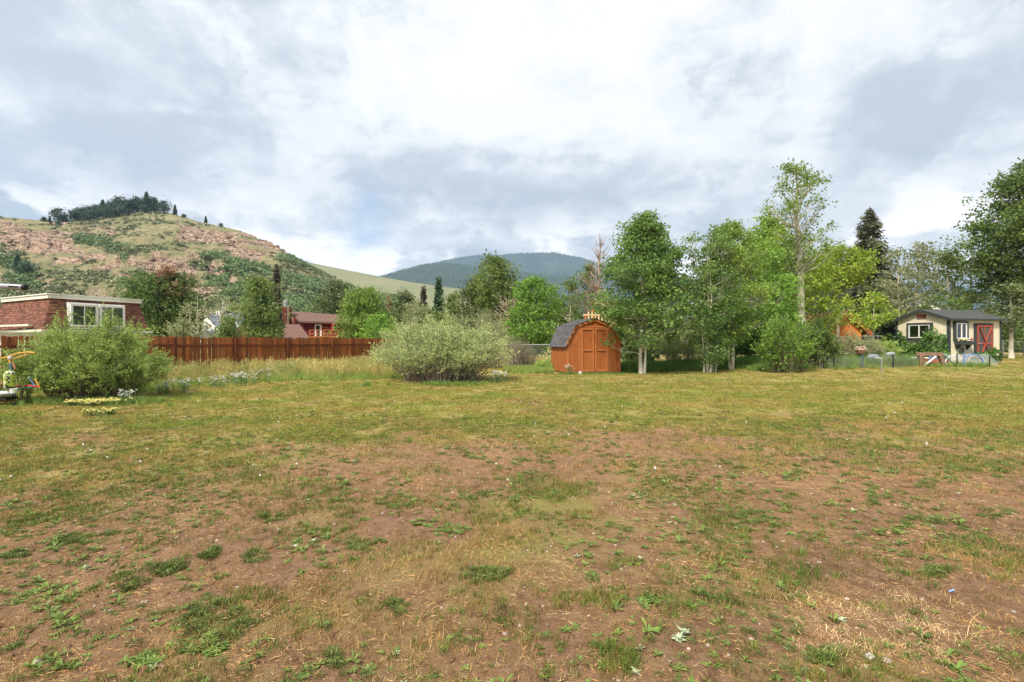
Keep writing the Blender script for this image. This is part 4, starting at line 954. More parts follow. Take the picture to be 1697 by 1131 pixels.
# ------------------------------------------------------------------ small barn shed
def barn_shed():
    W, D, HE = 2.85, 2.4, 1.42
    Yc = 23.5; Xc = X_of(940, Yc)
    r_ = root('barn_shed', (Xc, Yc, gzf(Xc, Yc) + .0), R(14.5), 'small orange brown barn shaped shed with a gambrel roof of dark shingles', 'shed')
    gam = [(0, HE), (.43, 2.30), (W / 2, 2.66), (W - .43, 2.30), (W, HE)]
    def top(s): return float(np.interp(s, [a for a, b in gam], [b for a, b in gam]))
    # body shell
    MB().prism([(0.02, .06), (W - .02, .06), (W - .02, HE - .02), (W - .45, 2.27), (W / 2, 2.62), (.45, 2.27), (.02, HE - .02)], .03, D - .02).part('wall', ORANGE, r_)
    MB().box((1.425, .018, 1.17), (1.54, .03, 2.26)).part('door_gap', INSIDE, r_)  # dark sheet painting in the shade of the gaps round the doors
    MB().box((W / 2, D / 2, .03), (W - .1, D - .1, .10)).part('floor_joists', OLDWOOD, r_)
    # front boards left and right of the doors, above them, and on the side
    slope_boards(r_, 'siding_panel', (0, .03), (1, 0), .70, .235, lambda s: top(s) - .03, .10, .02, ORANGE)
    slope_boards(r_, 'siding_panel', (2.15, .03), (1, 0), .70, .235, lambda s: top(s + 2.15) - .03, .10, .02, ORANGE)
    slope_boards(r_, 'siding_panel', (.70, .03), (1, 0), 1.45, .483, lambda s: top(s + .70) - .03, 2.27, .02, ORANGE)
    slope_boards(r_, 'siding_panel', (.02, D - .03), (0, -1), D - .06, .39, lambda s: HE - .02, .08, .02, ORANGE, gap=.02, nrm=(-1, 0))
    # gable fascia boards
    for (a, b) in zip(gam[:-1], gam[1:]):
        MB().bar((a[0] * 1.0 + (-.05 if a[0] == 0 else 0), -.05, a[1] - .0), (b[0] + (.05 if b[0] == W else 0), -.05, b[1] - .0), .03, .10, up=(0, 0, 1)).part('fascia', ORANGE_TRIM, r_, bevel=.004)
    for x_ in (.045, W - .045): MB().box((x_, -.006, .74), (.09, .022, 1.32)).part('corner_board', ORANGE_TRIM, r_, bevel=.004)
    MB().box((-.013, .05, .74), (.022, .09, 1.32)).part('corner_board', ORANGE_TRIM, r_, bevel=.004)
    MB().box((.56, -.006, 1.18), (.032, .022, 2.2)).part('door_casing', ORANGE_TRIM, r_)
    for x_ in (.655, 2.195): MB().box((x_, -.008, 1.17), (.08, .028, 2.2)).part('door_casing', ORANGE_TRIM, r_, bevel=.004)
    MB().box((W / 2, -.008, 2.305), (1.62, .028, .07)).part('door_casing', ORANGE_TRIM, r_, bevel=.004)
    MB().box((.30, -.0, 1.45), (.50, .016, .03)).part('trim_strip', ORANGE_TRIM, r_)
    for k in (0, 1):
        x0 = .70 + k * .727; d = MB().box((x0 + .36, -.012, 1.175), (.690, .022, 2.15)).part('door', ORANGE, r_)
        for (cx, cz, sx, sz) in ((.058, 1.175, .085, 2.15), (.662, 1.175, .085, 2.15), (.36, 2.205, .515, .085), (.36, .145, .515, .085), (.36, 1.16, .515, .085)):
            MB().box((x0 + cx, -.042, cz), (sx, .038, sz)).part('door_stile', ORANGE_TRIM, d, bevel=.004)
        if k: MB().lathe([(.012, 0), (.012, .02), (.024, .03), (.026, .045), (.012, .056)], n=10).part('door_knob', BRASS, d, loc=(x0 + .055, -.06, 1.27), rot=(R(90), 0, 0))
    MB().box((.75, -.045, 1.16), (.02, .02, .05)).part('latch', BLACK, r_)
    MB().box((1.35, -.12, .03), (.9, .16, .03)).part('step_board', OLDWOOD, r_)
    # roof decks with separate shingles
    ov = .02
    deck = MB()
    G2 = [(-.07, HE - .10), (.40, 2.335), (W / 2, 2.70), (W - .40, 2.335), (W + .07, HE - .10)]
    for (a, b) in zip(G2[:-1], G2[1:]):
        a3 = Vector((a[0], 0, a[1])); b3 = Vector((b[0], 0, b[1])); u = (b3 - a3).normalized(); nn = Vector((-u.z, 0, u.x))
        P = [a3, b3, b3 + nn * .03, a3 + nn * .03]
        deck.add([(p.x, yy, p.z) for yy in (-ov, D + ov) for p in P], [(0, 1, 2, 3), (7, 6, 5, 4), (0, 4, 5, 1), (1, 5, 6, 2), (2, 6, 7, 3), (3, 7, 4, 0)])
    rf = deck.part('roof', mat('roof_edge', (0.07, 0.06, 0.065)), r_)
    tabs = [MB().box((0, 0, 0), (.255, .004 + .205, .012)).mesh('shingle', SHINGLE), MB().box((0, .004, .002), (.25, .215, .014)).mesh('shingle', SHINGLE)]
    rnd = random.Random(9)
    for (a, b) in zip(G2[:-1], G2[1:]):
        left = a[0] < W / 2 - .01
        lo, hi = (a, b) if left else (b, a)
        lo3 = Vector((lo[0], 0, lo[1])); hi3 = Vector((hi[0], 0, hi[1])); u = (hi3 - lo3); L = u.length; u.normalize()
        nn = Vector((-u.z, 0, u.x)) if left else Vector((u.z, 0, -u.x))
        rows = int(L / .165) + 1
        for i in range(rows):
            for j in range(10):
                s = (i + .5) * L / rows; y = -ov + .13 + j * .262 - (.0 if i % 2 else .1)
                if y > D + ov - .05: continue
                c = lo3 + u * s + nn * (.041 + .003 * (i % 2))
                tilt = u + nn * -.05; tilt.normalize(); xa = Vector((0, -1, 0)) if left else Vector((0, 1, 0)); za = xa.cross(tilt).normalized()
                M = Matrix((xa, tilt, za)).transposed()
                o = part('shingle', tabs[rnd.randrange(2)], rf, c + Vector((0, y, 0))); o.rotation_euler = M.to_euler()
    return r_
barn_shed()

# ------------------------------------------------------------------ window builder (in the x,z plane, looking towards -y)
def window(r_, c, w_, h_, trim, frame, tw=.1, split=True, curtain=True, rz=0.0, blind=False, sill=False):
    f = MB()
    for s in (-1, 1): f.box((s * (w_ / 2 + tw / 2), .03, 0), (tw, .12, h_ + 2 * tw))
    for s in (-1, 1): f.box((0, .03, s * (h_ / 2 + tw / 2)), (w_, .12, tw))
    o = f.part('window', trim, r_, loc=c, rot=(0, 0, rz))
    g = MB(); b = .045
    for s in (-1, 1): g.box((s * (w_ / 2 - b / 2), -.004, 0), (b, .03, h_)); g.box((0, -.004, s * (h_ / 2 - b / 2)), (w_ - 2 * b, .03, b))
    if split: g.box((0, -.006, 0), (b, .03, h_ - 2 * b))
    g.part('frame', frame, o)
    MB().box((0, .012, 0), (w_ - 2 * b, .004, h_ - 2 * b)).part('pane', GLASS, o)
    MB().box((0, .075, 0), (w_ + .02, .01, h_ + .02)).part('room_dark', BLIND if blind else INSIDE, o)
    if curtain:
        cm = MB(); n = 16
        for (x0, x1, hh) in curtain if isinstance(curtain, list) else [(-.42, -.2, 1), (.22, .44, 1)]:
            V = []; 
            for k in range(n + 1):
                t_ = k / n; V += [((x0 + (x1 - x0) * t_) * w_, .045 + .012 * math.sin(t_ * 30), -h_ * (.5 * hh)), ((x0 + (x1 - x0) * t_) * w_, .045 + .012 * math.sin(t_ * 30), h_ * .47)]
            cm.add(V, [(2 * k, 2 * k + 2, 2 * k + 3, 2 * k + 1) for k in range(n)])
        cm.part('curtain', CURTAIN, o)
    return o

# ------------------------------------------------------------------ tan garden shed with red door
def tan_shed():
    Xc, Yc = 22.64, 25.0; L, Wd, HE, HP = 3.66, 2.72, 2.30, 2.80
    r_ = root('garden_shed', (Xc, Yc, gzf(Xc, Yc) - .02), R(13.5), 'tan garden shed with dark trim, two windows and a red cross braced door', 'shed')
    r_.location.z = 0.47
    shell = MB()
    # walls as a shell: gable prism along x
    V = [(x_, y_, z_) for x_ in (.03, L - .03) for (y_, z_) in ((.03, 0), (Wd - .03, 0), (Wd - .03, HE), (Wd / 2, HP - .03), (.03, HE))]
    shell.add(V, [(0, 1, 2, 3, 4), (9, 8, 7, 6, 5)] + [(i, (i + 1) % 5, (i + 1) % 5 + 5, i + 5) for i in range(5)])
    shell.part('wall', TAN, r_)
    slope_boards(r_, 'siding_panel', (0, 0.03), (1, 0), L, .305, lambda s: HE - .01, .02, .014, TAN, gap=.006)
    slope_boards(r_, 'siding_panel', (0.03, Wd), (0, -1), Wd, .302, lambda s: HE + (HP - HE) * (1 - abs(s - Wd / 2) / (Wd / 2)) - .03, .02, .014, TAN, gap=.006, nrm=(-1, 0))
    for (x_, y_) in ((.045, -.003), (L - .045, -.003)): MB().box((x_, y_, HE / 2), (.10, .03, HE)).part('corner_board', DARKTRIM, r_)
    for y_ in (.055, Wd - .03): MB().box((-.003, y_, HE / 2), (.03, .10, HE)).part('corner_board', DARKTRIM, r_)
    # roof
    ov = .16; th = .05
    for s in (0, 1):
        y0, y1 = (-ov, Wd / 2) if s == 0 else (Wd + ov, Wd / 2)
        sl_ = (HP - HE) / (Wd / 2); zA = HE - sl_ * ov; 
        Vv = [(x_, y_, z_) for x_ in (-.14, L + .14) for (y_, z_) in ((y0, zA), (y1, HP), (y1, HP + th), (y0, zA + th))]
        ro = MB().add(Vv, [(0, 1, 2, 3), (7, 6, 5, 4), (0, 4, 5, 1), (1, 5, 6, 2), (2, 6, 7, 3), (3, 7, 4, 0)]).part('roof', GREYROOF, r_)
        # shingle courses
        cs = MB(); rn = random.Random(3 + s); ln = math.hypot(y1 - y0, HP - zA)
        for i in range(10):
            t0, t1 = i / 10, (i + 1.05) / 10; x_ = -.14
            while x_ < L + .12:
                wd_ = .22 + .1 * rn.random(); xe = min(x_ + wd_, L + .14); h0 = th + .012 + .006 * rn.random()
                pa = (y0 + (y1 - y0) * t0, zA + (HP - zA) * t0); pb = (y0 + (y1 - y0) * min(t1, 1), zA + (HP - zA) * min(t1, 1))
                b = len(cs.v)
                cs.add([(x_, pa[0], pa[1] + h0), (xe - .008, pa[0], pa[1] + h0), (xe - .008, pb[0], pb[1] + th + .002), (x_, pb[0], pb[1] + th + .002), (x_, pa[0], pa[1] + th), (xe - .008, pa[0], pa[1] + th)],
                       [(0, 1, 2, 3), (4, 5, 1, 0)]); x_ = xe
        cs.part('shingle_courses', GREYROOF, ro, kind='stuff')
        MB().bar((-.15, y0, zA + .0), (-.15, y1, HP + .0), .03, .14).part('rake_board', DARKTRIM, r_)
    MB().box((L / 2, -ov - .02, HE - .055), (L + .3, .03, .10)).part('fascia', DARKTRIM, r_)
    # front (eave side): window, flower box, round ornament, door
    window(r_, (.73, -.08, 1.66), .72, .80, DARKTRIM, WHITE, tw=.10, curtain=[(-.40, -.30, 1), (.10, .42, 1)])
    bx = MB().box((.85, -.17, 1.02), (1.08, .24, .17)).part('flower_box', DARKTRIM, r_, bevel=.01)
    for x_ in (.48, 1.18): MB().add([(x_ - .04, -.02, .93), (x_ + .04, -.02, .93), (x_ - .04, -.24, .93), (x_ + .04, -.24, .93), (x_ - .04, -.02, .66), (x_ + .04, -.02, .66)], [(0, 1, 3, 2), (0, 2, 4), (1, 5, 3), (2, 3, 5, 4), (0, 4, 5, 1)]).part('bracket', DARKTRIM, bx)
    ring = MB().tube([(.85 + .15 * math.cos(a), -.02, .62 + .18 * math.sin(a)) for a in np.linspace(0, 6.283, 17)], .028, 6, False).part('round_vent', mat('vent_ring', (.30, .30, .20)), r_)
    MB().add([(.85 + .14 * math.cos(a), -.004, .62 + .17 * math.sin(a)) for a in np.linspace(0, 5.9, 16)], [tuple(range(16))]).part('vent_louvre', mat('vent_inner', (.16, .16, .12)), ring)
    MB().box((2.38, -.012, 1.02), (1.36, .03, 2.10)).part('door_casing', DARKTRIM, r_)
    dr = MB().box((2.40, -.035, .99), (1.08, .022, 1.96)).part('door', mat('door_screen', (.10, .105, .095), (.075, .08, .07), 3, .7), r_)
    x0, x1, z0, z1 = 1.86, 2.94, .01, 1.97
    for (a, b) in (((x0 + .05, z0), (x0 + .05, z1)), ((x1 - .05, z0), (x1 - .05, z1))): MB().bar((a[0], -.058, a[1]), (b[0], -.058, b[1]), .024, .1, up=(1, 0, 0)).part('door_stile', BARNRED, dr)
    for z_ in (z0 + .05, 1.0, z1 - .05): MB().box((2.40, -.060, z_), (.88, .024, .10)).part('door_rail', BARNRED, dr)
    MB().box((2.40, -.055, 1.50), (.045, .018, .86)).part('door_muntin', BARNRED, dr)
    for (a, b) in (((x0 + .1, z1 - .1), (2.40, 1.05)), ((x1 - .1, z1 - .1), (2.40, 1.05)), ((x0 + .1, z0 + .1), (2.40, .95)), ((x1 - .1, z0 + .1), (2.40, .95))):
        MB().bar((a[0], -.066, a[1]), (b[0], -.066, b[1]), .02, .105, up=(0, -1, 0)).part('door_brace', BARNRED, dr)
    MB().box((1.93, -.10, 1.0), (.16, .03, .035)).part('door_handle', METAL, dr)
    # gable side: window and gable vent
    window(r_, (-.08, 1.42, 1.66), 1.10, .72, DARKTRIM, WHITE, tw=.10, curtain=[(-.46, -.08, 1), (.22, .46, 1)], rz=R(-90))
    MB().box((-.008, 1.36, 2.47), (.05, .46, .20)).part('gable_vent', mat('vent_maroon', (.20, .05, .045)), r_)
    return r_
shed2 = tan_shed()
SM = Matrix.Translation(shed2.location) @ Matrix.Rotation(R(13.5), 4, 'Z')
def leaf_heap(name, blobs, n, leaf, m_, label, cat, seed, loc, rz, wood=None, wid=.85, face=None):
    """foliage heap made of leaves lying over ellipsoids: (cx,cy,cz,rx,ry,rz,weight)"""
    rng = np.random.default_rng(seed); wt = np.array([b[6] for b in blobs]); pk = rng.choice(len(blobs), n, p=wt / wt.sum())
    B = np.array([b[:6] for b in blobs])[pk]; v = unit(rng.normal(size=(n, 3)))
    lob = .75 + .5 * vnoise(v[:, 0] * 2.5 + B[:, 0] * 3, v[:, 2] * 2.5 + v[:, 1] * 2, seed)
    C = B[:, :3] + v * B[:, 3:] * (lob * (.75 + .3 * rng.random(n)))[:, None]; C[:, 2] = np.maximum(C[:, 2], .02)
    ax = unit(rng.normal(size=(n, 3)) * .6 + np.array([0, 0, -.6]) + v * .4)
    V, Q = leaf_quads(C, leaf * (.6 + .7 * rng.random(n)), ax, wid, rng)
    r_ = root(name, loc, rz, label, cat)
    paths = []
    for b in blobs:
        for k in range(6):
            e = np.array(b[:3]) + unit(rng.normal(size=3)) * np.array(b[3:6]) * .8; e[2] = max(e[2], .05)
            paths.append((curve_path((b[0] + rng.normal() * .05, b[1], 0), e, rng, 0, .04), np.linspace(.012, .004, 5)))
    tv, tq = tubes(paths, 4)
    part('stems', fast_mesh('stems', tv, quads=tq, mat=TWIG_BROWN), r_)
    part('foliage', fast_mesh('foliage', V, quads=Q, mat=m_, tint=np.repeat(np.clip(rng.random(n) * .6 + .35 * v[:, 2] + .1, 0, 1), 4)), r_)
    return r_
leaf_heap('climbing_vine', [(-.32, .55, .8, .34, .62, .95, 5), (-.28, 1.3, .45, .3, .6, .55, 4), (-.22, 1.9, .5, .25, .55, .55, 3), (-.15, 2.3, 1.0, .12, .22, .55, .8), (-.15, 2.45, 1.5, .08, .12, .25, .2), (-.4, .15, .35, .35, .4, .4, 1.5)],
          3000, .115, L_VINE, 'dark green vine heaped against the gable wall of the tan shed', 'vine', 801, shed2.location, R(13.5))
leaf_heap('climbing_vine', [(-.25, 2.95, .7, .25, .3, .75, 3), (-.2, 3.0, 1.3, .15, .2, .3, .8)], 900, .11, L_VINE, 'narrow dark vine at the left back corner of the tan shed', 'vine', 802, shed2.location, R(13.5))
leaf_heap('shrub', [(1.5, -.6, .28, .6, .3, .32, 3), (2.15, -.55, .36, .42, .3, .42, 2.5), (.8, -.6, .2, .5, .3, .22, 1.5)], 1500, .10, L_VINE, 'low leafy green plants in front of the tan shed between window and door', 'plants', 803, shed2.location, R(13.5))
# flowers in the window box
FW = mat('petal_white', (0.80, 0.78, 0.72), None, 3, .7); FM = mat('petal_magenta', (0.52, 0.03, 0.12), (0.38, 0.02, 0.08), 3, .7)
FY = mat('petal_cream', (0.75, 0.66, 0.30), (0.7, .55, .2), 3, .7); FYL = mat('petal_pale_yellow', (0.74, 0.66, 0.24), (0.66, 0.56, 0.16), 3, .7)
def bloom_patch(mb_, c, r_, rng):
    mb_.lathe([(r_ * .3, -.01), (r_, .0), (r_ * .8, .02), (r_ * .2, .03)], c, 7)
rnf = random.Random(77)
for (nm, mm, x0, x1, lab, n) in (('petunia_flowers', FM, 1.02, 1.30, 'magenta flowers at the right end of the window box', 16), ('white_flowers', FW, .86, 1.14, 'white flowers in the middle of the window box', 14), ('cream_flowers', FY, .40, .84, 'cream yellow flowers on the left of the window box', 16)):
    rt = root(nm, SM @ Vector(((x0 + x1) / 2, -.18, 1.105)), R(13.5), lab, 'flowers')
    h = (x1 - x0) / 2
    lv = MB(); bl = MB()
    for k in range(n):
        p = Vector((rnf.uniform(-h, h), rnf.uniform(-.12, .1), rnf.uniform(.02, .15))); bloom_patch(bl, p, rnf.uniform(.035, .055), rnf)
        lv.bar((p.x, p.y, 0), (p.x, p.y, p.z), .01, .01)
        for q_ in range(3):
            c = Vector((rnf.uniform(-h, h), rnf.uniform(-.14, .1), rnf.uniform(0, .1))); d = Vector((rnf.uniform(-.05, .05), rnf.uniform(-.05, .05), .02))
            lv.add([c, c + d, c + d * 2 + Vector((.02, 0, -.01)), c + Vector((.02, .02, 0))], [(0, 1, 2, 3)])
    bl.part('blossoms', mm, rt); lv.part('leaves', mat('box_leaf', (.05, .12, .03)), rt)

# ------------------------------------------------------------------ shingled mansard house on the left
SHINGLE_TAB, t, p, o = mat_base('shingle_tab')
t.l.new(t.ramp(t.new('ShaderNodeAttribute', attribute_name='tint').outputs['Fac'], [(0.0, (.095, .038, .024)), (.5, (.165, .062, .038)), (1.0, (.24, .098, .060))]), p.inputs['Base Color']); p.inputs['Roughness'].default_value = .9
def mansard_house():
    b = R(27); Xc, Yc = -25.8, 27.0
    # local frame: origin at the near corner, x along the window side, y along the left side
    ex = Vector((math.sin(b), math.cos(b), 0)); ang = math.atan2(ex.y, ex.x)
    r_ = root('mansard_house', (Xc, Yc, 0), ang, 'house with a flat roofed mansard of red brown shingles and white edge band', 'house')
    Lx, Ly, zt, zb, off = 4.3, 6.4, 4.2, 2.2, .52
    # mansard faces: top rectangle (0..Lx, 0..Ly), bottom rectangle grown by off
    T = [(0, 0), (Lx, 0), (Lx, Ly), (0, Ly)]; Bm = [(-off, -off), (Lx + off * .7, -off), (Lx + off * .7, Ly + off), (-off, Ly + off)]
    mb = MB().add([(x, y, zt - .2) for x, y in T] + [(x, y, zb) for x, y in Bm], [(0, 1, 5, 4), (1, 2, 6, 5), (2, 3, 7, 6), (3, 0, 4, 7), (0, 3, 2, 1), (4, 5, 6, 7)])
    mans = mb.part('mansard', SHINGLE_RED, r_)
    # real shingle tabs on the two visible faces, joined: they are too fine to pick apart
    rn = random.Random(12)
    for (pa, pb, qa, qb, nn) in ((T[0], T[1], Bm[0], Bm[1], Vector((0, -1, .25))), (T[3], T[0], Bm[3], Bm[0], Vector((-1, 0, .25)))):
        A0 = Vector((*qa, zb)); A1 = Vector((*qb, zb)); B0 = Vector((*pa, zt - .2)); B1 = Vector((*pb, zt - .2)); nn.normalize()
        cs = MB(); rows = 17
        for i in range(rows):
            t0, t1 = i / rows, min((i + 1.1) / rows, 1)
            a0, a1 = A0.lerp(B0, t0), A1.lerp(B1, t0); b0, b1 = A0.lerp(B0, t1), A1.lerp(B1, t1); Ln = (a1 - a0).length; s = 0
            while s < 1:
                e = min(1, s + (.20 + .16 * rn.random()) / Ln); h = .012 + .030 * rn.random(); g_ = .006 / Ln
                p0, p1 = a0.lerp(a1, s), a0.lerp(a1, e - g_); q0, q1 = b0.lerp(b1, s), b0.lerp(b1, e - g_)
                cs.add([p0 + nn * h, p1 + nn * h, q1 + nn * .004, q0 + nn * .004, p0, p1], [(0, 1, 2, 3), (4, 5, 1, 0), (4, 0, 3), (1, 5, 2)]); s = e
        so = cs.part('shingle_courses', SHINGLE_TAB, mans, kind='stuff')
        tv_ = np.repeat([rn.random() for _ in range(len(cs.v) // 6)], 6); at2 = so.data.attributes.new('tint', 'FLOAT', 'POINT'); at2.data.foreach_set('value', tv_.astype(np.float32))
    # roof edge band
    for (p, q_) in ((T[0], T[1]), (T[3], T[0])):
        MB().bar((p[0] - .06, p[1] - .06, zt - .10), (q_[0] + (.12 if q_[0] > 1 else -.06), q_[1] - .06, zt - .10), .16, .22).part('roof_band', CREAM, r_)
        MB().bar((p[0] - .1, p[1] - .1, zt + .03), (q_[0] + (.16 if q_[0] > 1 else -.1), q_[1] - .1, zt + .03), .2, .05).part('drip_edge', WHITE, r_)
    MB().box((Lx / 2, Ly / 2, zt - .06), (Lx, Ly, .08)).part('flat_roof', GREYROOF, r_)
    # lower storey
    MB().box((Lx / 2, Ly / 2 + .1, zb / 2 - .05), (Lx + .5, Ly + .5, zb - .15)).part('wall', CREAM, r_)
    MB().bar((-off - .06, -off - .02, zb - .03), (Lx + off, -off - .02, zb - .03), .12, .12).part('gutter', CREAM, r_)
    MB().bar((-off - .02, Ly + off, zb - .03), (-off - .02, -off - .06, zb - .03), .12, .12).part('gutter', CREAM, r_)
    MB().bar((-off - .35, Ly + off, zb + .28), (-off - .15, .6, zb + .28), .16, .10).part('eave_board', CREAM, r_)
    # two windows in one white dormer box
    dm = MB().box((1.98, -.19, 3.02), (2.72, .55, 1.56)).part('window_bay', WHITE, r_)
    for x_ in (1.30, 2.66):
        w_ = window(r_, (x_, -.56, 3.07), 1.14, 1.16, WHITE, WHITE, tw=.07, curtain=False, blind=True)
    MB().box((1.98, -.50, 2.33), (2.8, .12, .08)).part('sill', WHITE, r_)
    for (x_, y_, h_, rr_) in ((.6, 2.5, .16, .22), (1.7, 3.0, .3, .18), (2.9, 2.0, .36, .06)):
        mb = MB(); mb.lathe([(rr_ * .7, 0), (rr_ * .7, h_ * .6), (rr_, h_ * .65), (rr_ * .9, h_), (rr_ * .2, h_ + .03)], (x_, y_, zt - .02), 10); mb.part('roof_vent', DULLMETAL, r_)
    mb = MB(); mb.lathe([(.12, 0), (.12, .10)], (3.3, -.62, 1.9), 8)
    return r_
mansard_house()

# ------------------------------------------------------------------ redwood stained picket fence
def wood_fence():
    Y0 = 20.4
    def pt(n): return Vector((Y0 * (-.6995 + .0741 * n), Y0 * (1 + .0936 * n), 0))
    A = pt(-3.2); Bp = pt(5.4); d = (Bp - A); L = d.length; u = d.normalized(); nn = Vector((u.y, -u.x, 0))
    ang = math.atan2(u.y, u.x)
    r_ = root('picket_fence', A, ang, 'dark redwood stained wooden fence of upright pickets behind the tall weeds', 'fence')
    def pick(w_, h_, s):
        c = .03; P = [(-w_ / 2, .03), (w_ / 2, .03), (w_ / 2, h_ - c), (w_ / 2 - c, h_), (-w_ / 2 + c, h_), (-w_ / 2, h_ - c)]
        return MB().prism(P, 0, .018).mesh('picket', STAIN)
    kinds = [pick(.135, 1.79, 0), pick(.132, 1.775, 0), pick(.138, 1.80, 0), pick(.128, 1.76, 0)]
    rn = random.Random(21); s = .07
    while s < L:
        p = A + u * s; o = part('picket', kinds[rn.randrange(4)], r_, (s, .02 + rn.random() * .004, gzf(p.x, p.y) + rn.uniform(-.012, .012)))
        o.rotation_euler = (0, rn.gauss(0, .004), 0); s += .141 + rn.random() * .006
    n = -3.0
    post = MB().box((0, 0, .88), (.10, .10, 1.72)).mesh('post', STAIN_D, bevel=.006)
    for k in range(9):
        p = pt(k - 3); s = (p - A).dot(u)
        part('post', post, r_, (s, -.055, gzf(p.x, p.y)))
        if k < 8:
            for z_ in (.38, 1.40):
                MB().box((s + 1.22, -.012, z_ + gzf(p.x, p.y)), (2.30, .04, .09)).part('rail', STAIN_D, r_)
    return A, Bp
FA, FB = wood_fence()

# ------------------------------------------------------------------ chain link fences
def chain_fence(pts, h_, label):
    A = Vector(pts[0]); r_ = root('chain_link_fence', (A.x, A.y, 0), 0, label, 'fence')
    V = []; Q = []
    post = MB().tube([(0, 0, 0), (0, 0, h_ + .03)], .03, 8).mesh('post', DULLMETAL)
    for a, b in zip(pts[:-1], pts[1:]):
        a, b = Vector((*a, 0)), Vector((*b, 0)); L = (b - a).length; u = (b - a) / L; k = max(1, round(L / 3.0))
        for i in range(k + 1):
            p = a + u * (L * i / k); part('post', post, r_, (p.x - A.x, p.y - A.y, gzf(p.x, p.y)))
        za, zb_ = gzf(a.x, a.y), gzf(b.x, b.y)
        MB().tube([(a.x - A.x, a.y - A.y, za + h_), ((b).x - A.x, b.y - A.y, zb_ + h_)], .024, 6).part('top_rail', METAL, r_)
        for i in range(int(L / .10)):
            for sg in (1, -1):
                s0 = i * .10; s1 = s0 + sg * h_; 
                z0, z1 = .02, h_
                if s1 < 0: z1 = .02 + (s0) / h_ * (h_ - .02); s1 = 0
                if s1 > L: z1 = .02 + (L - s0) / h_ * (h_ - .02); s1 = L
                p, q_ = a + u * s0, a + u * s1; f = s0 / L, s1 / L
                zp, zq = za + (zb_ - za) * f[0] + z0, za + (zb_ - za) * f[1] + z1; w_ = .0035
                bi = len(V); V += [(p.x - A.x, p.y - A.y, zp - w_), (p.x - A.x, p.y - A.y, zp + w_), (q_.x - A.x, q_.y - A.y, zq + w_), (q_.x - A.x, q_.y - A.y, zq - w_)]
                Q.append((bi, bi + 1, bi + 2, bi + 3))
    tag(part('wire_mesh', fast_mesh('wire_mesh', V, quads=Q, mat=DULLMETAL), r_), kind='stuff')
chain_fence([(FB.x, FB.y), (3.0, 28.0), (13.5, 29.2)], 1.38, 'chain link fence running behind the orange shed')
chain_fence([(13.5, 29.2), (23.5, 31.0), (46, 40.5)], 1.42, 'chain link fence running behind the tan shed')

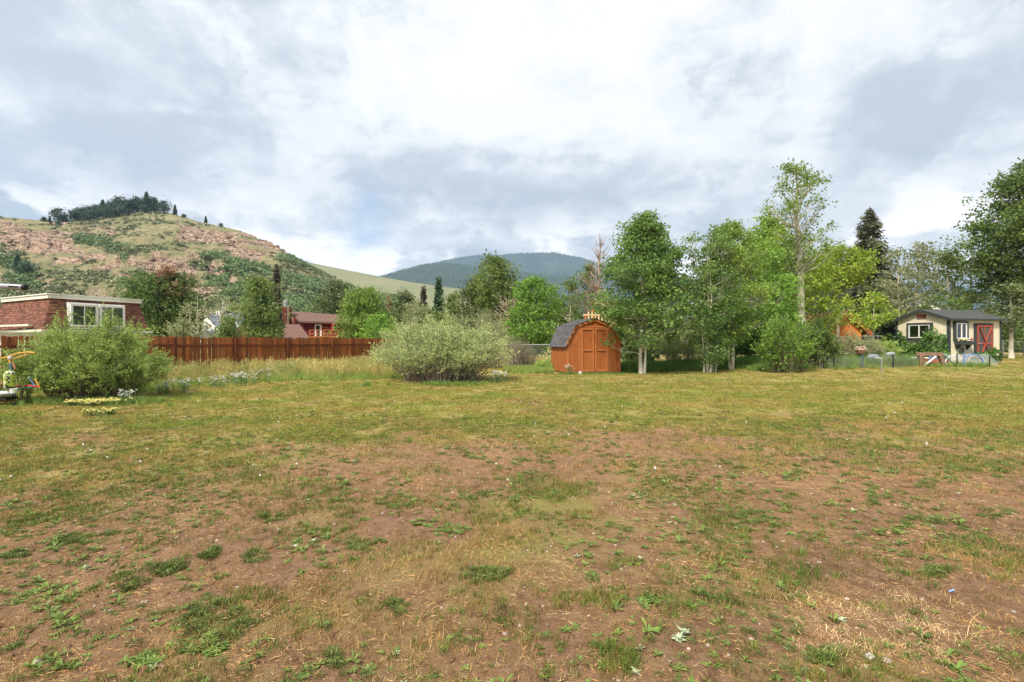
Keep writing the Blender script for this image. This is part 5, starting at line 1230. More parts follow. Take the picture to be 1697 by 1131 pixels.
# ------------------------------------------------------------------ houses beyond the fence
def gable_roof(r_, x0, x1, y0, y1, ze, zr, m_, th=.18, ov=.5, nm='roof', axis='x'):
    """ridge along x"""
    ym = (y0 + y1) / 2; sl = (zr - ze) / (ym - y0); out = []
    for s in (0, 1):
        ya, yb = (y0 - ov, ym) if s == 0 else (y1 + ov, ym); za = ze - sl * ov
        V = [(x_, y_, z_) for x_ in (x0 - ov, x1 + ov) for (y_, z_) in ((ya, za), (yb, zr), (yb, zr + th), (ya, za + th))]
        out.append(MB().add(V, [(0, 1, 2, 3), (7, 6, 5, 4), (0, 4, 5, 1), (1, 5, 6, 2), (2, 6, 7, 3), (3, 7, 4, 0)]).part(nm, m_, r_))
    return out
def log_house():
    Y = 76.0; p = lambda px, py, yy=Y: at(px, py, yy)
    r_ = root('log_house', (X_of(505, Y), Y, 0), R(8), 'red log house with brown roof and square chimney beyond the fence', 'house')
    o = X_of(505, Y)
    W = X_of(590, Y) - o; HE = Z_of(535, Y); HR = Z_of(516, Y)
    # main wall of stacked logs facing the yard
    k = 0; z = 1.2
    while z < HE - .05:
        MB().tube([(0, 0, z), (W, 0, z)], .15, 8).part('log', LOGRED, r_)
        MB().tube([(0, 0.1, z + .02), (-3.2, 4.6, z + .02)], .15, 8).part('log', LOGRED, r_); z += .27
    MB().add([(0, .1, 0), (W, .1, 0), (W, 6, 0), (-3.2, 4.7, 0), (0, .1, HE), (W, .1, HE), (W, 6, HE), (-3.2, 4.7, HR - .2)], [(0, 1, 5, 4), (1, 2, 6, 5), (2, 3, 7, 6), (3, 0, 4, 7), (4, 5, 6, 7)]).part('wall', LOGRED, r_)
    # roof: one big plane rising to the back left
    th = .28
    A = [Vector((-.5, -.9, HE - .05)), Vector((W + 1.2, -.9, HE - .25)), Vector((W - .4, 5.6, HR - .75)), Vector((-3.7, 4.9, HR))]
    V = A + [a + Vector((0, 0, th)) for a in A]
    rf = MB().add(V, [(3, 2, 1, 0), (4, 5, 6, 7), (0, 1, 5, 4), (1, 2, 6, 5), (2, 3, 7, 6), (3, 0, 4, 7)]).part('roof', BROWNROOF, r_)
    for (fx, fy) in ((.66, .5), (.78, .42), (.84, .44), (.72, .7)):
        q_ = A[0].lerp(A[1], fx).lerp(A[3].lerp(A[2], fx), fy); MB().tube([q_, q_ + Vector((0, 0, .7))], .07, 8).part('vent_pipe', BLACK, rf)
    # chimney with log cladding and steel flue
    cx0, cx1 = X_of(459, Y) - o, X_of(477, Y) - o; cz = Z_of(508, Y)
    ch = MB().box(((cx0 + cx1) / 2, 1.8, cz / 2), (cx1 - cx0, 1.4, cz)).part('chimney', LOGRED, r_)
    z = 1.5
    while z < cz: MB().tube([(cx0, 1.08, z), (cx1 - .35, 1.08, z)], .13, 6).part('log', LOGRED, ch); z += .28
    MB().box((cx1 - .15, 1.05, cz / 2), (.3, .12, cz)).part('corner_post', mat('chimney_post', (.20, .16, .14)), ch)
    MB().box(((cx0 + cx1) / 2, 1.8, cz + .06), (cx1 - cx0 + .25, 1.6, .12)).part('chimney_cap', DULLMETAL, ch)
    MB().lathe([(.26, 0), (.26, .55), (.36, .6), (.36, .75), (.22, .8), (.22, .95), (.05, 1.0)], ((cx0 + cx1) / 2 + .1, 1.8, cz + .12), 10).part('flue', METAL, ch)
    # door and windows
    dx = X_of(527, Y) - o; zd = Z_of(538, Y); 
    d = MB().box((dx, -.17, zd - 1.05), (1.05, .08, 2.2)).part('door', WHITE, r_)
    MB().box((dx - .05, -.22, zd - 1.05), (.55, .04, 1.7)).part('pane', INSIDE, d)
    for (a, b, c_, e) in ((492, 500, 533, 544), (548, 553, 539, 549), (566, 573, 539, 552)):
        xa, xb = X_of(a, Y) - o, X_of(b, Y) - o; za, zb_ = Z_of(e, Y), Z_of(c_, Y)
        if xa < 0: continue
        w_ = MB().box(((xa + xb) / 2, -.17, (za + zb_) / 2), (xb - xa, .06, zb_ - za)).part('window', DARKTRIM, r_)
        MB().box(((xa + xb) / 2, -.205, (za + zb_) / 2), (xb - xa - .15, .02, zb_ - za - .15)).part('pane', INSIDE, w_)
    MB().lathe([(.10, 0), (.14, .1), (.05, .2)], (X_of(536, Y) - o, -.25, Z_of(543, Y)), 8).part('wall_lamp', BRASS, r_)
    # lower wing roof in front
    zl = Z_of(539, Y - 4); wl = X_of(448, Y) - o; wr = X_of(527, Y) - o
    V = [(wl - .5, -5.5, 1.5), (wr + .6, -5.5, 1.2), (wr - 2.6, -1.0, zl), (wl + 2.0, -1.0, zl)]; V = V + [(a, b, c + .2) for a, b, c in V]
    MB().add(V, [(3, 2, 1, 0), (4, 5, 6, 7), (0, 1, 5, 4), (1, 2, 6, 5), (2, 3, 7, 6), (3, 0, 4, 7)]).part('lower_roof', BROWNROOF, r_)
    MB().box(((wl + wr) / 2, -3, .6), (wr - wl - 1, 4, 1.3)).part('lower_wall', LOGRED, r_)
    MB().tube([(X_of(490.5, Y) - o - .4, -5.6, .5), (X_of(490.5, Y) - o - .4, -5.6, Z_of(537, Y - 5.6))], .17, 8).part('flue', METAL, r_)
    # deck with railing
    zf = Z_of(557, Y - 3); x0, x1 = X_of(522, Y) - o, X_of(596, Y) - o
    dk = MB().box(((x0 + x1) / 2, -1.6, zf - .1), (x1 - x0, 3.2, .2)).part('deck', DECKWOOD, r_)
    for k in range(8):
        xx = x0 + (x1 - x0) * k / 7; MB().box((xx, -3.2, zf + .2), (.12, .12, 1.5)).part('railing_post', DECKWOOD, dk)
    for z_ in (.35, .9): MB().box(((x0 + x1) / 2, -3.2, zf + z_), (x1 - x0, .08, .10)).part('railing', DECKWOOD, dk)
    for (a, b) in ((563, 574), (577, 590)):
        MB().bar((X_of(a, Y) - o, -3.4, Z_of(560, Y)), (X_of(b, Y) - o, -3.0, Z_of(550, Y)), .2, .2).part('stair_stringer', mat('pale_board', (.6, .42, .25)), dk)
    return r_, o, Y
LH, LO, LY = log_house()
um = root('patio_umbrella', (X_of(551.5, 74), 74, Z_of(557, 74)), 0, 'closed red patio umbrella on the deck of the red house', 'umbrella')
MB().tube([(0, 0, 0), (0, 0, 2.1)], .04, 6).part('pole', METAL, um)
fold = MB(); nn_ = 14; V = []
for (z_, r0) in ((.35, .16), (.7, .22), (1.2, .17), (1.7, .11), (2.05, .03)):
    for j in range(nn_): a = 6.283 * j / nn_; V.append((r0 * (1 + .25 * (j % 2)) * math.cos(a), r0 * (1 + .25 * (j % 2)) * math.sin(a), z_))
fold.add(V, [(k * nn_ + j, k * nn_ + (j + 1) % nn_, (k + 1) * nn_ + (j + 1) % nn_, (k + 1) * nn_ + j) for k in range(4) for j in range(nn_)])
fold.part('canopy', mat('umbrella_red', (.45, .02, .03)), um)

def simple_house(name, px0, px1, Y, pye, pyr, depth, wallm, roofm, trimm, label, rz=0, front_gable=True, extra=None):
    xc = X_of((px0 + px1) / 2, Y); w_ = X_of(px1, Y) - X_of(px0, Y); ze, zr = Z_of(pye, Y), Z_of(pyr, Y)
    r_ = root(name, (xc, Y, 0), rz, label, name.split('_')[-1])
    h = w_ / 2; th = .22
    MB().prism([(-h + .3, 0), (h - .3, 0), (h - .3, ze), (0, zr - .1), (-h + .3, ze)], .3, depth).part('wall', wallm, r_)
    sl = (zr - ze) / (h - .3)
    for s in (-1, 1):
        P = [(s * (h + .3), ze - .6 * sl), (0, zr), (0, zr + th), (s * (h + .3), ze - .6 * sl + th)]
        MB().prism(P if s > 0 else P[::-1], 0, depth + .3).part('roof', roofm, r_)
        MB().bar((s * (h + .3), -.06, ze - .6 * sl + .05), (0, -.06, zr + .05), .08, .34, up=(0, -1, 0) if False else (0, 0, 1)).part('rake_board', trimm, r_)
    if extra: extra(r_, w_, ze, zr)
    return r_
def red_gable(r_, w_, ze, zr):
    z = .6
    while z < zr - .3:
        hw = (w_ / 2 - .4) if z < ze else (w_ / 2 - .4) * (zr - z) / (zr - ze)
        MB().tube([(-hw, .25, z), (hw, .25, z)], .14, 6).part('log', LOGRED, r_); z += .27
simple_house('red_cabin', 386, 424, 70, 556, 535, 7, LOGRED, BROWNROOF, BROWNROOF, 'small red log gable with a brown roof left of the red house', extra=red_gable)
def grey_extra(r_, w_, ze, zr):
    pass
def slate_house():
    Y = 112.0; o = X_of(365, Y); r_ = root('slate_house', (o, Y, 0), 0, 'house with slate grey roofs, white gable boards and solar panels', 'house')
    g = lambda px, py, dy=0: Vector((X_of(px, Y + dy) - o, dy, Z_of(py, Y + dy)))
    # front wing, roof slope seen from the side, white gable wall on its left
    q1 = [g(345, 521, 6), g(384, 521, 6), g(386, 546), g(362, 550)]
    def slab(P, t_, m_, nm, pr): V = [p for p in P] + [p - Vector((0, 0, t_)) for p in P]; return MB().add(V, [(3, 2, 1, 0), (4, 5, 6, 7), (0, 1, 5, 4), (1, 2, 6, 5), (2, 3, 7, 6), (3, 0, 4, 7)]).part(nm, m_, pr)
    rf = slab(q1, .25, SLATE, 'roof', r_)
    MB().bar(g(339, 526, 6), g(363, 552, -.2), .2, .75).part('rake_board', WHITE, r_)
    a, b, c_, e = g(339, 527, 6), g(362, 551), g(362, 575), g(330, 575, 6)
    MB().add([a, b, c_, e], [(0, 1, 2, 3)]).part('wall', mat('slate_wall', (.5, .5, .48)), r_)
    slab([g(322, 548, 2), g(358, 548, 2), g(366, 562, -2), g(318, 562, -2)], .25, SLATE, 'porch_roof', r_)
    q2 = [g(385, 519, 8), g(421, 519, 8), g(424, 545, 2), g(392, 545, 2)]
    rf2 = slab(q2, .25, SLATE, 'roof', r_)
    MB().bar(g(382, 522, 8), g(396, 544, 1.6), .2, .6).part('rake_board', WHITE, r_)
    pn = mat('solar_panel', (.10, .13, .20), (.08, .10, .16), 2, .25)
    for i in range(3):
        u0, u1 = .40 + i * .2, .40 + i * .2 + .185
        lo = lambda u, v: q2[0].lerp(q2[1], u).lerp(q2[3].lerp(q2[2], u), v) + Vector((0, -.05, .12))
        slab([lo(u0, .08), lo(u1, .08), lo(u1, .8), lo(u0, .8)], .08, pn, 'solar_panel', rf2)
    for i, px in enumerate((359, 363.5, 368.5, 369.8)):
        if i == 3: continue
        b = g(px, 523, 5.5); MB().tube([b, b + Vector((0, 0, 1.15))], .2, 8).part('vent_pipe', WHITE, rf)
    MB().box((4, 7, 1.5), (12, 8, 3.5)).part('wall', mat('slate_wall_far', (.42, .43, .44)), r_)
slate_house()
def grey_gable_extra(r_, w_, ze, zr):
    MB().box((w_ * .36, 3.2, zr - .2), (1.3, 1.0, 2.2)).part('chimney', BRICK, r_)
simple_house('grey_house', 1085, 1160, 62, 514, 484, 9, mat('grey_siding', (.22, .23, .25)), GREYROOF, WHITE, 'grey gabled house with white eave boards and brick chimney behind the aspens', extra=grey_gable_extra)
def barn_boards(r_, w_, ze, zr):
    n = 22; h = w_ / 2 - .32
    for k in range(n):
        xa = -h + 2 * h * k / n; xb = xa + 2 * h / n - .025; f = lambda x_: ze + (zr - .15 - ze) * (1 - abs(x_) / (h)) 
        MB().prism([(xa, .1), (xb, .1), (xb, f(xb)), (xa, f(xa))], .24, .295).part('board', BARNOR, r_)
BARNOR = mat('barn_bright_orange', (0.66, 0.25, 0.07), (0.58, 0.21, 0.055), 2, .7, per_obj=.08)
simple_house('orange_barn', 1372, 1440, 37, 545, 520, 6, BARNOR, mat('barn_roof', (.16, .07, .05)), mat('barn_rake', (.30, .10, .04)), 'bright orange board barn gable half hidden by lime green trees', rz=R(3), extra=barn_boards)
simple_house('white_shed', 1508, 1560, 48, 516, 503, 6, WHITE, GREYROOF, WHITE, 'pale gabled roof peeping over the tan shed roof')

# timber play deck behind the orange shed
pd = root('timber_deck', (X_of(968, 40), 40, 0), 0, 'raised timber deck with orange posts and pale railing behind the orange shed', 'deck')
for x_ in (0.1, 3.6): MB().box((x_, 0, 1.9), (.20, .20, 3.9)).part('post', DECKWOOD, pd)
PALEB = mat('pale_board', (.68, .52, .30), (.6, .45, .26))
MB().box((1.9, 0, 3.1), (4.4, .9, .16)).part('deck_floor', PALEB, pd)
MB().box((1.9, -.1, 3.75), (4.0, .08, .10)).part('rail', PALEB, pd)
for k in range(13): MB().box((.35 + k * .28, -.1, 3.55), (.11, .05, .95)).part('baluster', PALEB, pd)
MB().box((2.2, .6, 4.72), (3.0, .9, .10)).part('roof_beam', DECKWOOD, pd)
for x_ in (.8, 3.5): MB().box((x_, .6, 4.0), (.16, .16, 1.5)).part('post', DECKWOOD, pd)
# ------------------------------------------------------------------ grass and weeds
def blades(seed, n, h, w_, spread, lean, curl=.3, flat=0.0):
    """n thin blades, two segments each"""
    rng = np.random.default_rng(seed); az = rng.random(n) * 6.283
    b = np.stack([rng.normal(size=n) * spread, rng.normal(size=n) * spread, np.zeros(n) - .01], -1)
    hh = h * (.5 + .7 * rng.random(n)); ln = lean * (.3 + rng.random(n))
    d = np.stack([np.cos(az) * ln, np.sin(az) * ln, np.ones(n) * (1 - flat)], -1); d = unit(d)
    m_ = b + d * (hh * .55)[:, None]; d2 = unit(d + np.stack([np.cos(az) * curl, np.sin(az) * curl, -curl * rng.random(n)], -1)); e = m_ + d2 * (hh * .45)[:, None]
    s = np.stack([-np.sin(az), np.cos(az), np.zeros(n)], -1) * (w_ * (.6 + .7 * rng.random(n)))[:, None] * .5
    r3 = rng.random(n) * 6.283; s = s * np.cos(r3)[:, None] + np.stack([np.cos(az), np.sin(az), np.zeros(n)], -1) * (w_ * .5 * np.sin(r3))[:, None]
    V = np.stack([b - s, b + s, m_ + s * .8, m_ - s * .8, e], 1).reshape(-1, 3)
    i = np.arange(n) * 5
    return V, np.stack([i, i + 1, i + 2, i + 3], -1), np.stack([i + 3, i + 2, i + 4], -1), np.repeat(rng.random(n), 5)
def blade_mesh(name, m_, *a, **k):
    V, Q, T, t_ = blades(*a, **k); return fast_mesh(name, V, quads=Q, tris=T, mat=m_, tint=t_)
def rosette(name, m_, seed, n, L, w_, rise=.35):
    rng = np.random.default_rng(seed); V = []; Q = []; T = []
    for i in range(n):
        az = 6.283 * i / n + rng.normal() * .25; l = L * (.6 + .6 * rng.random()); up = rise * (.4 + rng.random()); c, s = math.cos(az), math.sin(az); ww = w_ * (.7 + .6 * rng.random()) / 2
        b = len(V)
        for (t_, wf) in ((.04, .25), (.45, .8), (.75, 1.0), (1.0, .12)):
            z = up * l * (t_ - .55 * t_ * t_) * 1.6; z2 = z + .004
            V += [(c * l * t_ - s * ww * wf, s * l * t_ + c * ww * wf, z2), (c * l * t_, s * l * t_, z), (c * l * t_ + s * ww * wf, s * l * t_ - c * ww * wf, z2)]
        for k in range(3):
            j = b + 3 * k; Q += [(j, j + 1, j + 4, j + 3), (j + 1, j + 2, j + 5, j + 4)]
        T += [rng.random()] * 12
    return fast_mesh(name, V, quads=Q, mat=m_, tint=T)
def feather(name, m_, seed, n, r_, h, L):
    rng = np.random.default_rng(seed); az = rng.random(n) * 6.283; rad = r_ * rng.random(n) ** .6
    C = np.stack([np.cos(az) * rad, np.sin(az) * rad, h * rng.random(n) * (1.1 - rad / r_ * .6)], -1)
    ax = unit(np.stack([np.cos(az), np.sin(az), .7 + rng.random(n)], -1) + rng.normal(size=(n, 3)) * .5)
    V, Q = leaf_quads(C, L * (.6 + .8 * rng.random(n)), ax, .22, rng)
    return fast_mesh(name, V, quads=Q, mat=m_, tint=np.repeat(np.clip(rng.random(n) * .6 + C[:, 2] / h * .4, 0, 1), 4))
def litter(name, m_, seed, n, r_, L):
    rng = np.random.default_rng(seed); C = np.stack([rng.normal(size=n) * r_, rng.normal(size=n) * r_, rng.random(n) * .012 + .002], -1)
    ax = unit(rng.normal(size=(n, 3)) * np.array([1, 1, .12]))
    V, Q = leaf_quads(C, L * (.4 + rng.random(n)), ax, .05, rng)
    return fast_mesh(name, V, quads=Q, mat=m_, tint=np.repeat(rng.random(n), 4))
def pebble(name, m_, seed, r_):
    bm = bmesh.new(); bmesh.ops.create_icosphere(bm, subdivisions=2, radius=r_); rn = random.Random(seed)
    k = [rn.uniform(.6, 1.15), rn.uniform(.7, 1.1), rn.uniform(.4, .7)]
    for v in bm.verts:
        n = 1 + .35 * (float(vnoise(v.co.x / r_ * 1.3 + seed * 3.1, v.co.y / r_ * 1.3 + v.co.z / r_ * 2, seed)) - .5)
        v.co = Vector((v.co.x * k[0] * n, v.co.y * k[1] * n, v.co.z * k[2] * n + r_ * .18))
    me = bpy.data.meshes.new(name); bm.to_mesh(me); bm.free(); me.materials.append(m_); me.polygons.foreach_set('use_smooth', [True] * len(me.polygons)); return me

G_OLIVE = mat_leaf('grass_olive', (0.11, 0.11, 0.022), (0.21, 0.175, 0.04), trans=.25, cC=(0.07, 0.10, 0.02), wscale=1.4, objvar=.45)
G_DRY = mat_leaf('grass_dry', (0.26, 0.155, 0.045), (0.42, 0.29, 0.12), trans=.2, cC=(0.24, 0.13, 0.045), wscale=1.2, objvar=.4)
G_LAWN = mat_leaf('grass_lawn', (0.10, 0.135, 0.018), (0.23, 0.25, 0.042), trans=.35, cC=(0.26, 0.20, 0.055), wscale=.6, objvar=.45)
G_GREEN = mat_leaf('grass_green', (0.06, 0.105, 0.02), (0.13, 0.19, 0.035), trans=.25, objvar=.4)
G_WEED = mat_leaf('weed_leaf', (0.065, 0.115, 0.022), (0.145, 0.20, 0.045), trans=.2, objvar=.25)
G_YARROW = mat_leaf('yarrow_leaf', (0.055, 0.085, 0.022), (0.14, 0.17, 0.045), trans=.15, objvar=.25)
G_SILVER = mat_leaf('silver_leaf', (0.20, 0.25, 0.15), (0.32, 0.37, 0.24), trans=.15, objvar=.2)
G_STRAW = mat_leaf('straw', (0.34, 0.23, 0.11), (0.47, 0.35, 0.19), trans=.1, objvar=.2)
G_STRAW3 = mat_leaf('straw_pile', (0.42, 0.28, 0.12), (0.54, 0.40, 0.22), trans=.1, objvar=.35)
G_STRAW2 = mat_leaf('old_straw', (0.42, 0.22, 0.08), (0.52, 0.33, 0.15), trans=.1, objvar=.2)

lawn_protos = ([('olive_tuft', blade_mesh('olive_tuft', G_OLIVE, 900 + k, 15, .062, .0034, .034, .35)) for k in range(4)]           # 0-3
    + [('dry_tuft', blade_mesh('dry_tuft', G_DRY, 910 + k, 18, .045, .003, .035, .9)) for k in range(3)]                             # 4-6
    + [('lawn_tuft', blade_mesh('lawn_tuft', G_LAWN, 920 + k, 34, .042, .0055, .05, .9)) for k in range(4)]                          # 7-10
    + [('green_tuft', blade_mesh('green_tuft', G_GREEN, 930 + k, 18, .062, .0042, .018, .55)) for k in range(2)])                    # 11-12
weed_protos = ([('rosette', rosette('rosette', G_WEED, 940 + k, 11, .065, .017)) for k in range(3)]                                # 0-2
    + [('feathery_weed', feather('feathery_weed', G_YARROW, 950 + k, 150, .07, .042, .026)) for k in range(3)]                       # 3-5
    + [('broad_weed', rosette('broad_weed', G_WEED, 960 + k, 8, .085, .026, .8)) for k in range(2)]                                  # 6-7
    + [('silver_weed', rosette('silver_weed', G_SILVER, 970, 9, .05, .013, .6))])                                                    # 8
def wedge(n, r0, r1, seed, power=2.0, half=49):
    """random places in front of the camera between r0 and r1; power 2 = even per square metre"""
    g = np.random.default_rng(seed); u = g.random(n)
    y = (r0 ** power + u * (r1 ** power - r0 ** power)) ** (1 / power)
    x = (g.random(n) * 2 - 1) * (y * 1.13 + .6)
    return x, y, g
def ground_pts(x, y, dz=0.0): return np.stack([x, y, gz(x, y) + relief(x, y) + dz], -1)
def inside_things(x, y):
    """no lawn under the sheds, bushes' hearts or the garden"""
    a = (np.hypot((x - X_of(152, 13.6)) / 1.1, (y - 13.6) / .9) < 1) | (np.hypot((x - X_of(733, 19.6)) / 1.8, (y - 19.6) / 1.3) < 1)
    b = (x > 2.0) & (x < 5.5) & (y > 23.4) & (y < 26.2)
    c = (x > 21.5) & (y > 24.6) & (x < 27) & (y < 30)
    return a | b | c
parts_ = []
for (n, r0, r1, smul, sd) in ((26000, 2.0, 5.2, .85, 1), (46000, 5.2, 10, 1.05, 2), (50000, 10, 18, 1.55, 3), (30000, 18, 30, 2.3, 4)):
    x, y, g = wedge(n, r0, r1, 1000 + sd)
    cvv = cover(x, y); clump = .55 * fbm(x * 4.5, y * 4.5, 1010, 2) + .45 * fbm(x * 1.6, y * 1.9, 1012, 2)
    keep = (g.random(n) < np.clip(cvv * 1.35, .10, 1) * np.clip((clump - .345) * 6.5, 0.07, 1)) & ~inside_things(x, y)
    x, y, cvv = x[keep], y[keep], cvv[keep]; n = len(x)
    dry = fbm(x * .8, y * 1.1, 1020, 3); r_ = g.random(n)
    lawn = sstep(4.0, 12.5, y + 1.5 * sstep(0, -5, x)) * np.clip(cvv * 1.4, 0, 1)
    idx = np.where(r_ < lawn, 7 + g.integers(0, 4, n), np.where(g.random(n) < np.clip((dry - .42) * 4, .10, .75), 4 + g.integers(0, 3, n), np.where(g.random(n) < .22, 11 + g.integers(0, 2, n), g.integers(0, 4, n))))
    s = (.65 + .7 * g.random(n)) * smul
    s = s * np.where(idx >= 7, np.where(idx <= 10, .9, 1), 1)
    parts_.append((ground_pts(x, y), np.stack([g.normal(size=n) * .12, g.normal(size=n) * .12, g.random(n) * 6.28], -1), np.stack([s, s, s / smul ** .55], -1), idx))
scatter('grass', lawn_protos, *[np.concatenate([p[i] for p in parts_]) for i in range(4)], 'short olive and green grass growing patchily over the yard', 'grass')

# weeds: a thin even spread plus the mats one can see
parts_ = []
for (n, r0, r1, sm, sd) in ((3400, 2.0, 5.2, .50, 5), (7000, 5.2, 11, .62, 6), (1300, 11, 20, .85, 7)):
    x, y, g = wedge(n, r0, r1, 1100 + sd)
    keep = (fbm(x * 1.3, y * 1.3, 1111, 3) + .12 * sstep(0, -5, x) > .50) & ~inside_things(x, y); x, y = x[keep], y[keep]; n = len(x)
    idx = np.array([0, 1, 2, 3, 4, 5, 6, 7, 8])[g.choice(9, n, p=[.13, .13, .12, .18, .15, .13, .06, .05, .05])]
    s = (.5 + .8 * g.random(n)) * sm
    parts_.append((ground_pts(x, y), np.stack([g.normal(size=n) * .1, g.normal(size=n) * .1, g.random(n) * 6.28], -1), s, idx))
g = np.random.default_rng(1200)
MATS = [(808, 958, 74, 24, 'f', 42), (1242, 860, 74, 22, 'f', 30), (672, 836, 66, 18, 'g', 40), (598, 906, 44, 28, 'f', 24), (352, 916, 36, 14, 'f', 14), (425, 922, 40, 18, 'f', 14),
        (275, 942, 56, 18, 'f', 30), (214, 962, 60, 20, 'f', 18), (70, 990, 120, 46, 'b', 46), (100, 1030, 70, 40, 'b', 26), (360, 1030, 120, 56, 'f', 60), (420, 985, 70, 30, 'g', 34),
        (340, 1075, 80, 30, 'r', 22), (230, 1095, 60, 24, 'r', 12), (560, 1102, 16, 40, 'f', 10), (140, 895, 110, 20, 'f', 30), (120, 850, 130, 24, 'g', 40), (745, 880, 60, 20, 'r', 20),
        (100, 1100, 110, 40, 'b', 20), (1535, 864, 76, 22, 'f', 36), (1590, 905, 110, 26, 'g', 60), (1550, 948, 44, 14, 'f', 22), (1480, 880, 60, 14, 'r', 16), (1690, 940, 60, 30, 'g', 30),
        (1020, 1090, 70, 50, 'g', 70), (1140, 1056, 40, 22, 's', 5), (1085, 998, 60, 16, 'r', 14), (1000, 1000, 60, 30, 'g', 46), (940, 1000, 60, 30, 'g', 26), (1370, 1090, 60, 26, 'f', 20),
        (660, 1010, 50, 20, 'f', 10), (620, 1000, 60, 30, 'g', 20), (700, 870, 40, 14, 'r', 12), (500, 800, 60, 14, 'r', 14), (1450, 830, 60, 12, 'f', 14), (1100, 800, 60, 12, 'f', 14),
        (1340, 780, 80, 12, 'f', 16), (1560, 800, 100, 14, 'f', 26), (1250, 740, 90, 10, 'f', 20), (1650, 850, 60, 14, 'f', 20), (450, 860, 60, 16, 'f', 18), (330, 800, 90, 14, 'g', 30),
        (900, 820, 50, 12, 'r', 12), (1030, 940, 50, 20, 'g', 20), (1330, 950, 70, 20, 'g', 30), (1450, 1010, 50, 20, 'g', 12), (20, 920, 50, 12, 'f', 14), (30, 870, 60, 16, 'f', 14), (260, 780, 60, 10, 'f', 14)]
gp = []
for (cx, cyy, wx, wy, kind, n) in MATS:
    a = g.random(n) * 6.283; rr_ = np.sqrt(g.random(n)); px = cx + np.cos(a) * rr_ * wx * .5 + np.sin(a) * rr_ * wy * .4; py = cyy + np.sin(a) * rr_ * wy * .5 - np.cos(a) * rr_ * wx * .08
    y = CAMH * F / (py - CY); x = (px - CX) / F * y; s = (.55 + .55 * g.random(n)) * .72
    rot = np.stack([g.normal(size=n) * .12, g.normal(size=n) * .12, g.random(n) * 6.28], -1)
    if kind == 'g': gp.append((ground_pts(x, y), rot, s * 1.5, g.choice([0, 1, 2, 3, 11, 12], n)))
    else: parts_.append((ground_pts(x, y), rot, s * (1.0 if kind == 'f' else .62 if kind == 'b' else 1), {'f': g.integers(3, 6, n), 'b': g.choice([0, 1, 2, 6, 7], n), 'r': g.integers(0, 3, n), 's': np.full(n, 8)}[kind]))
parts_ = [(p[0], p[1], np.repeat(p[2][:, None], 3, 1), p[3]) for p in parts_]
scatter('weeds', weed_protos, *[np.concatenate([p[i] for p in parts_]) for i in range(4)], 'green rosettes and feathery weeds dotted over bare soil and lawn', 'weeds')
scatter('taller_grass', lawn_protos, *[np.concatenate([p[i] for p in gp]) for i in range(4)], 'taller green grass clumps standing in the bare soil', 'grass')

# straw, crumbs and stones on the soil
straw = [('straw_bits', litter('straw_bits', G_STRAW if k < 3 else G_STRAW2, 1300 + k, 26, .07, .035)) for k in range(6)]
x, y, g = wedge(6500, 2.0, 9.5, 1310, 1.6); keep = fbm(x * 1.4, y * 1.4, 1311, 3) > .40; x, y = x[keep], y[keep]; n = len(x)
scatter('straw_litter', straw, ground_pts(x, y), np.stack([x * 0, x * 0, g.random(n) * 6.28], -1), .6 + .8 * g.random(n), g.integers(0, 6, n), 'scattered bits of dry straw on the bare soil', 'straw')
peb = [('pebble', pebble('pebble', GRAVESTONE, 1320 + k, .011)) for k in range(4)] + [('clod', pebble('clod', SOIL, 1330 + k, .016)) for k in range(2)]
x, y, g = wedge(14000, 2.0, 9, 1340, 1.6); n = len(x)
scatter('pebbles', peb, ground_pts(x, y, -.002), np.stack([x * 0, x * 0, g.random(n) * 6.28], -1), .35 + 1.1 * g.random(n) ** 3, g.choice(6, n, p=[.06, .06, .06, .06, .38, .38]), 'small stones and earth crumbs on the bare soil', 'pebbles')
# pale dry grass heap on the right
g = np.random.default_rng(1350); n = 85
a = g.random(n) * 6.283; q_ = np.sqrt(g.random(n)); px = 1450 + np.cos(a) * q_ * 170; py = 1045 + np.sin(a) * q_ * 62
y = CAMH * F / (py - CY); x = (px - CX) / F * y
dryp = [('dry_clump', blade_mesh('dry_clump', G_STRAW3, 1360 + k, 34, .062, .0022, .035, 1.6, curl=.9)) for k in range(3)]
scatter('dry_grass', dryp, ground_pts(x, y), np.stack([x * 0, x * 0, g.random(n) * 6.28], -1), .6 + .6 * g.random(n), g.integers(0, 3, n), 'heap of pale dead grass stems at the lower right', 'dry grass')

# dandelion clocks and clover heads in the lawn
puff = MB().lathe([(.004, .05), (.018, .056), (.022, .07), (.016, .084), (.004, .088)], n=8); puff.tube([(0, 0, 0), (0, 0, .055)], .002, 4)
PUFF = [('white_head', puff.mesh('white_head', mat('puff_white', (.75, .73, .68))))]
x, y, g = wedge(150, 5.5, 19, 1400, 1.5); n = len(x)
scatter('white_flower_heads', PUFF, ground_pts(x, y), np.stack([g.normal(size=n) * .2, g.normal(size=n) * .2, g.random(n)], -1), .3 + .45 * g.random(n), np.zeros(n, int), 'tiny white flower heads sprinkled through the lawn', 'flowers')

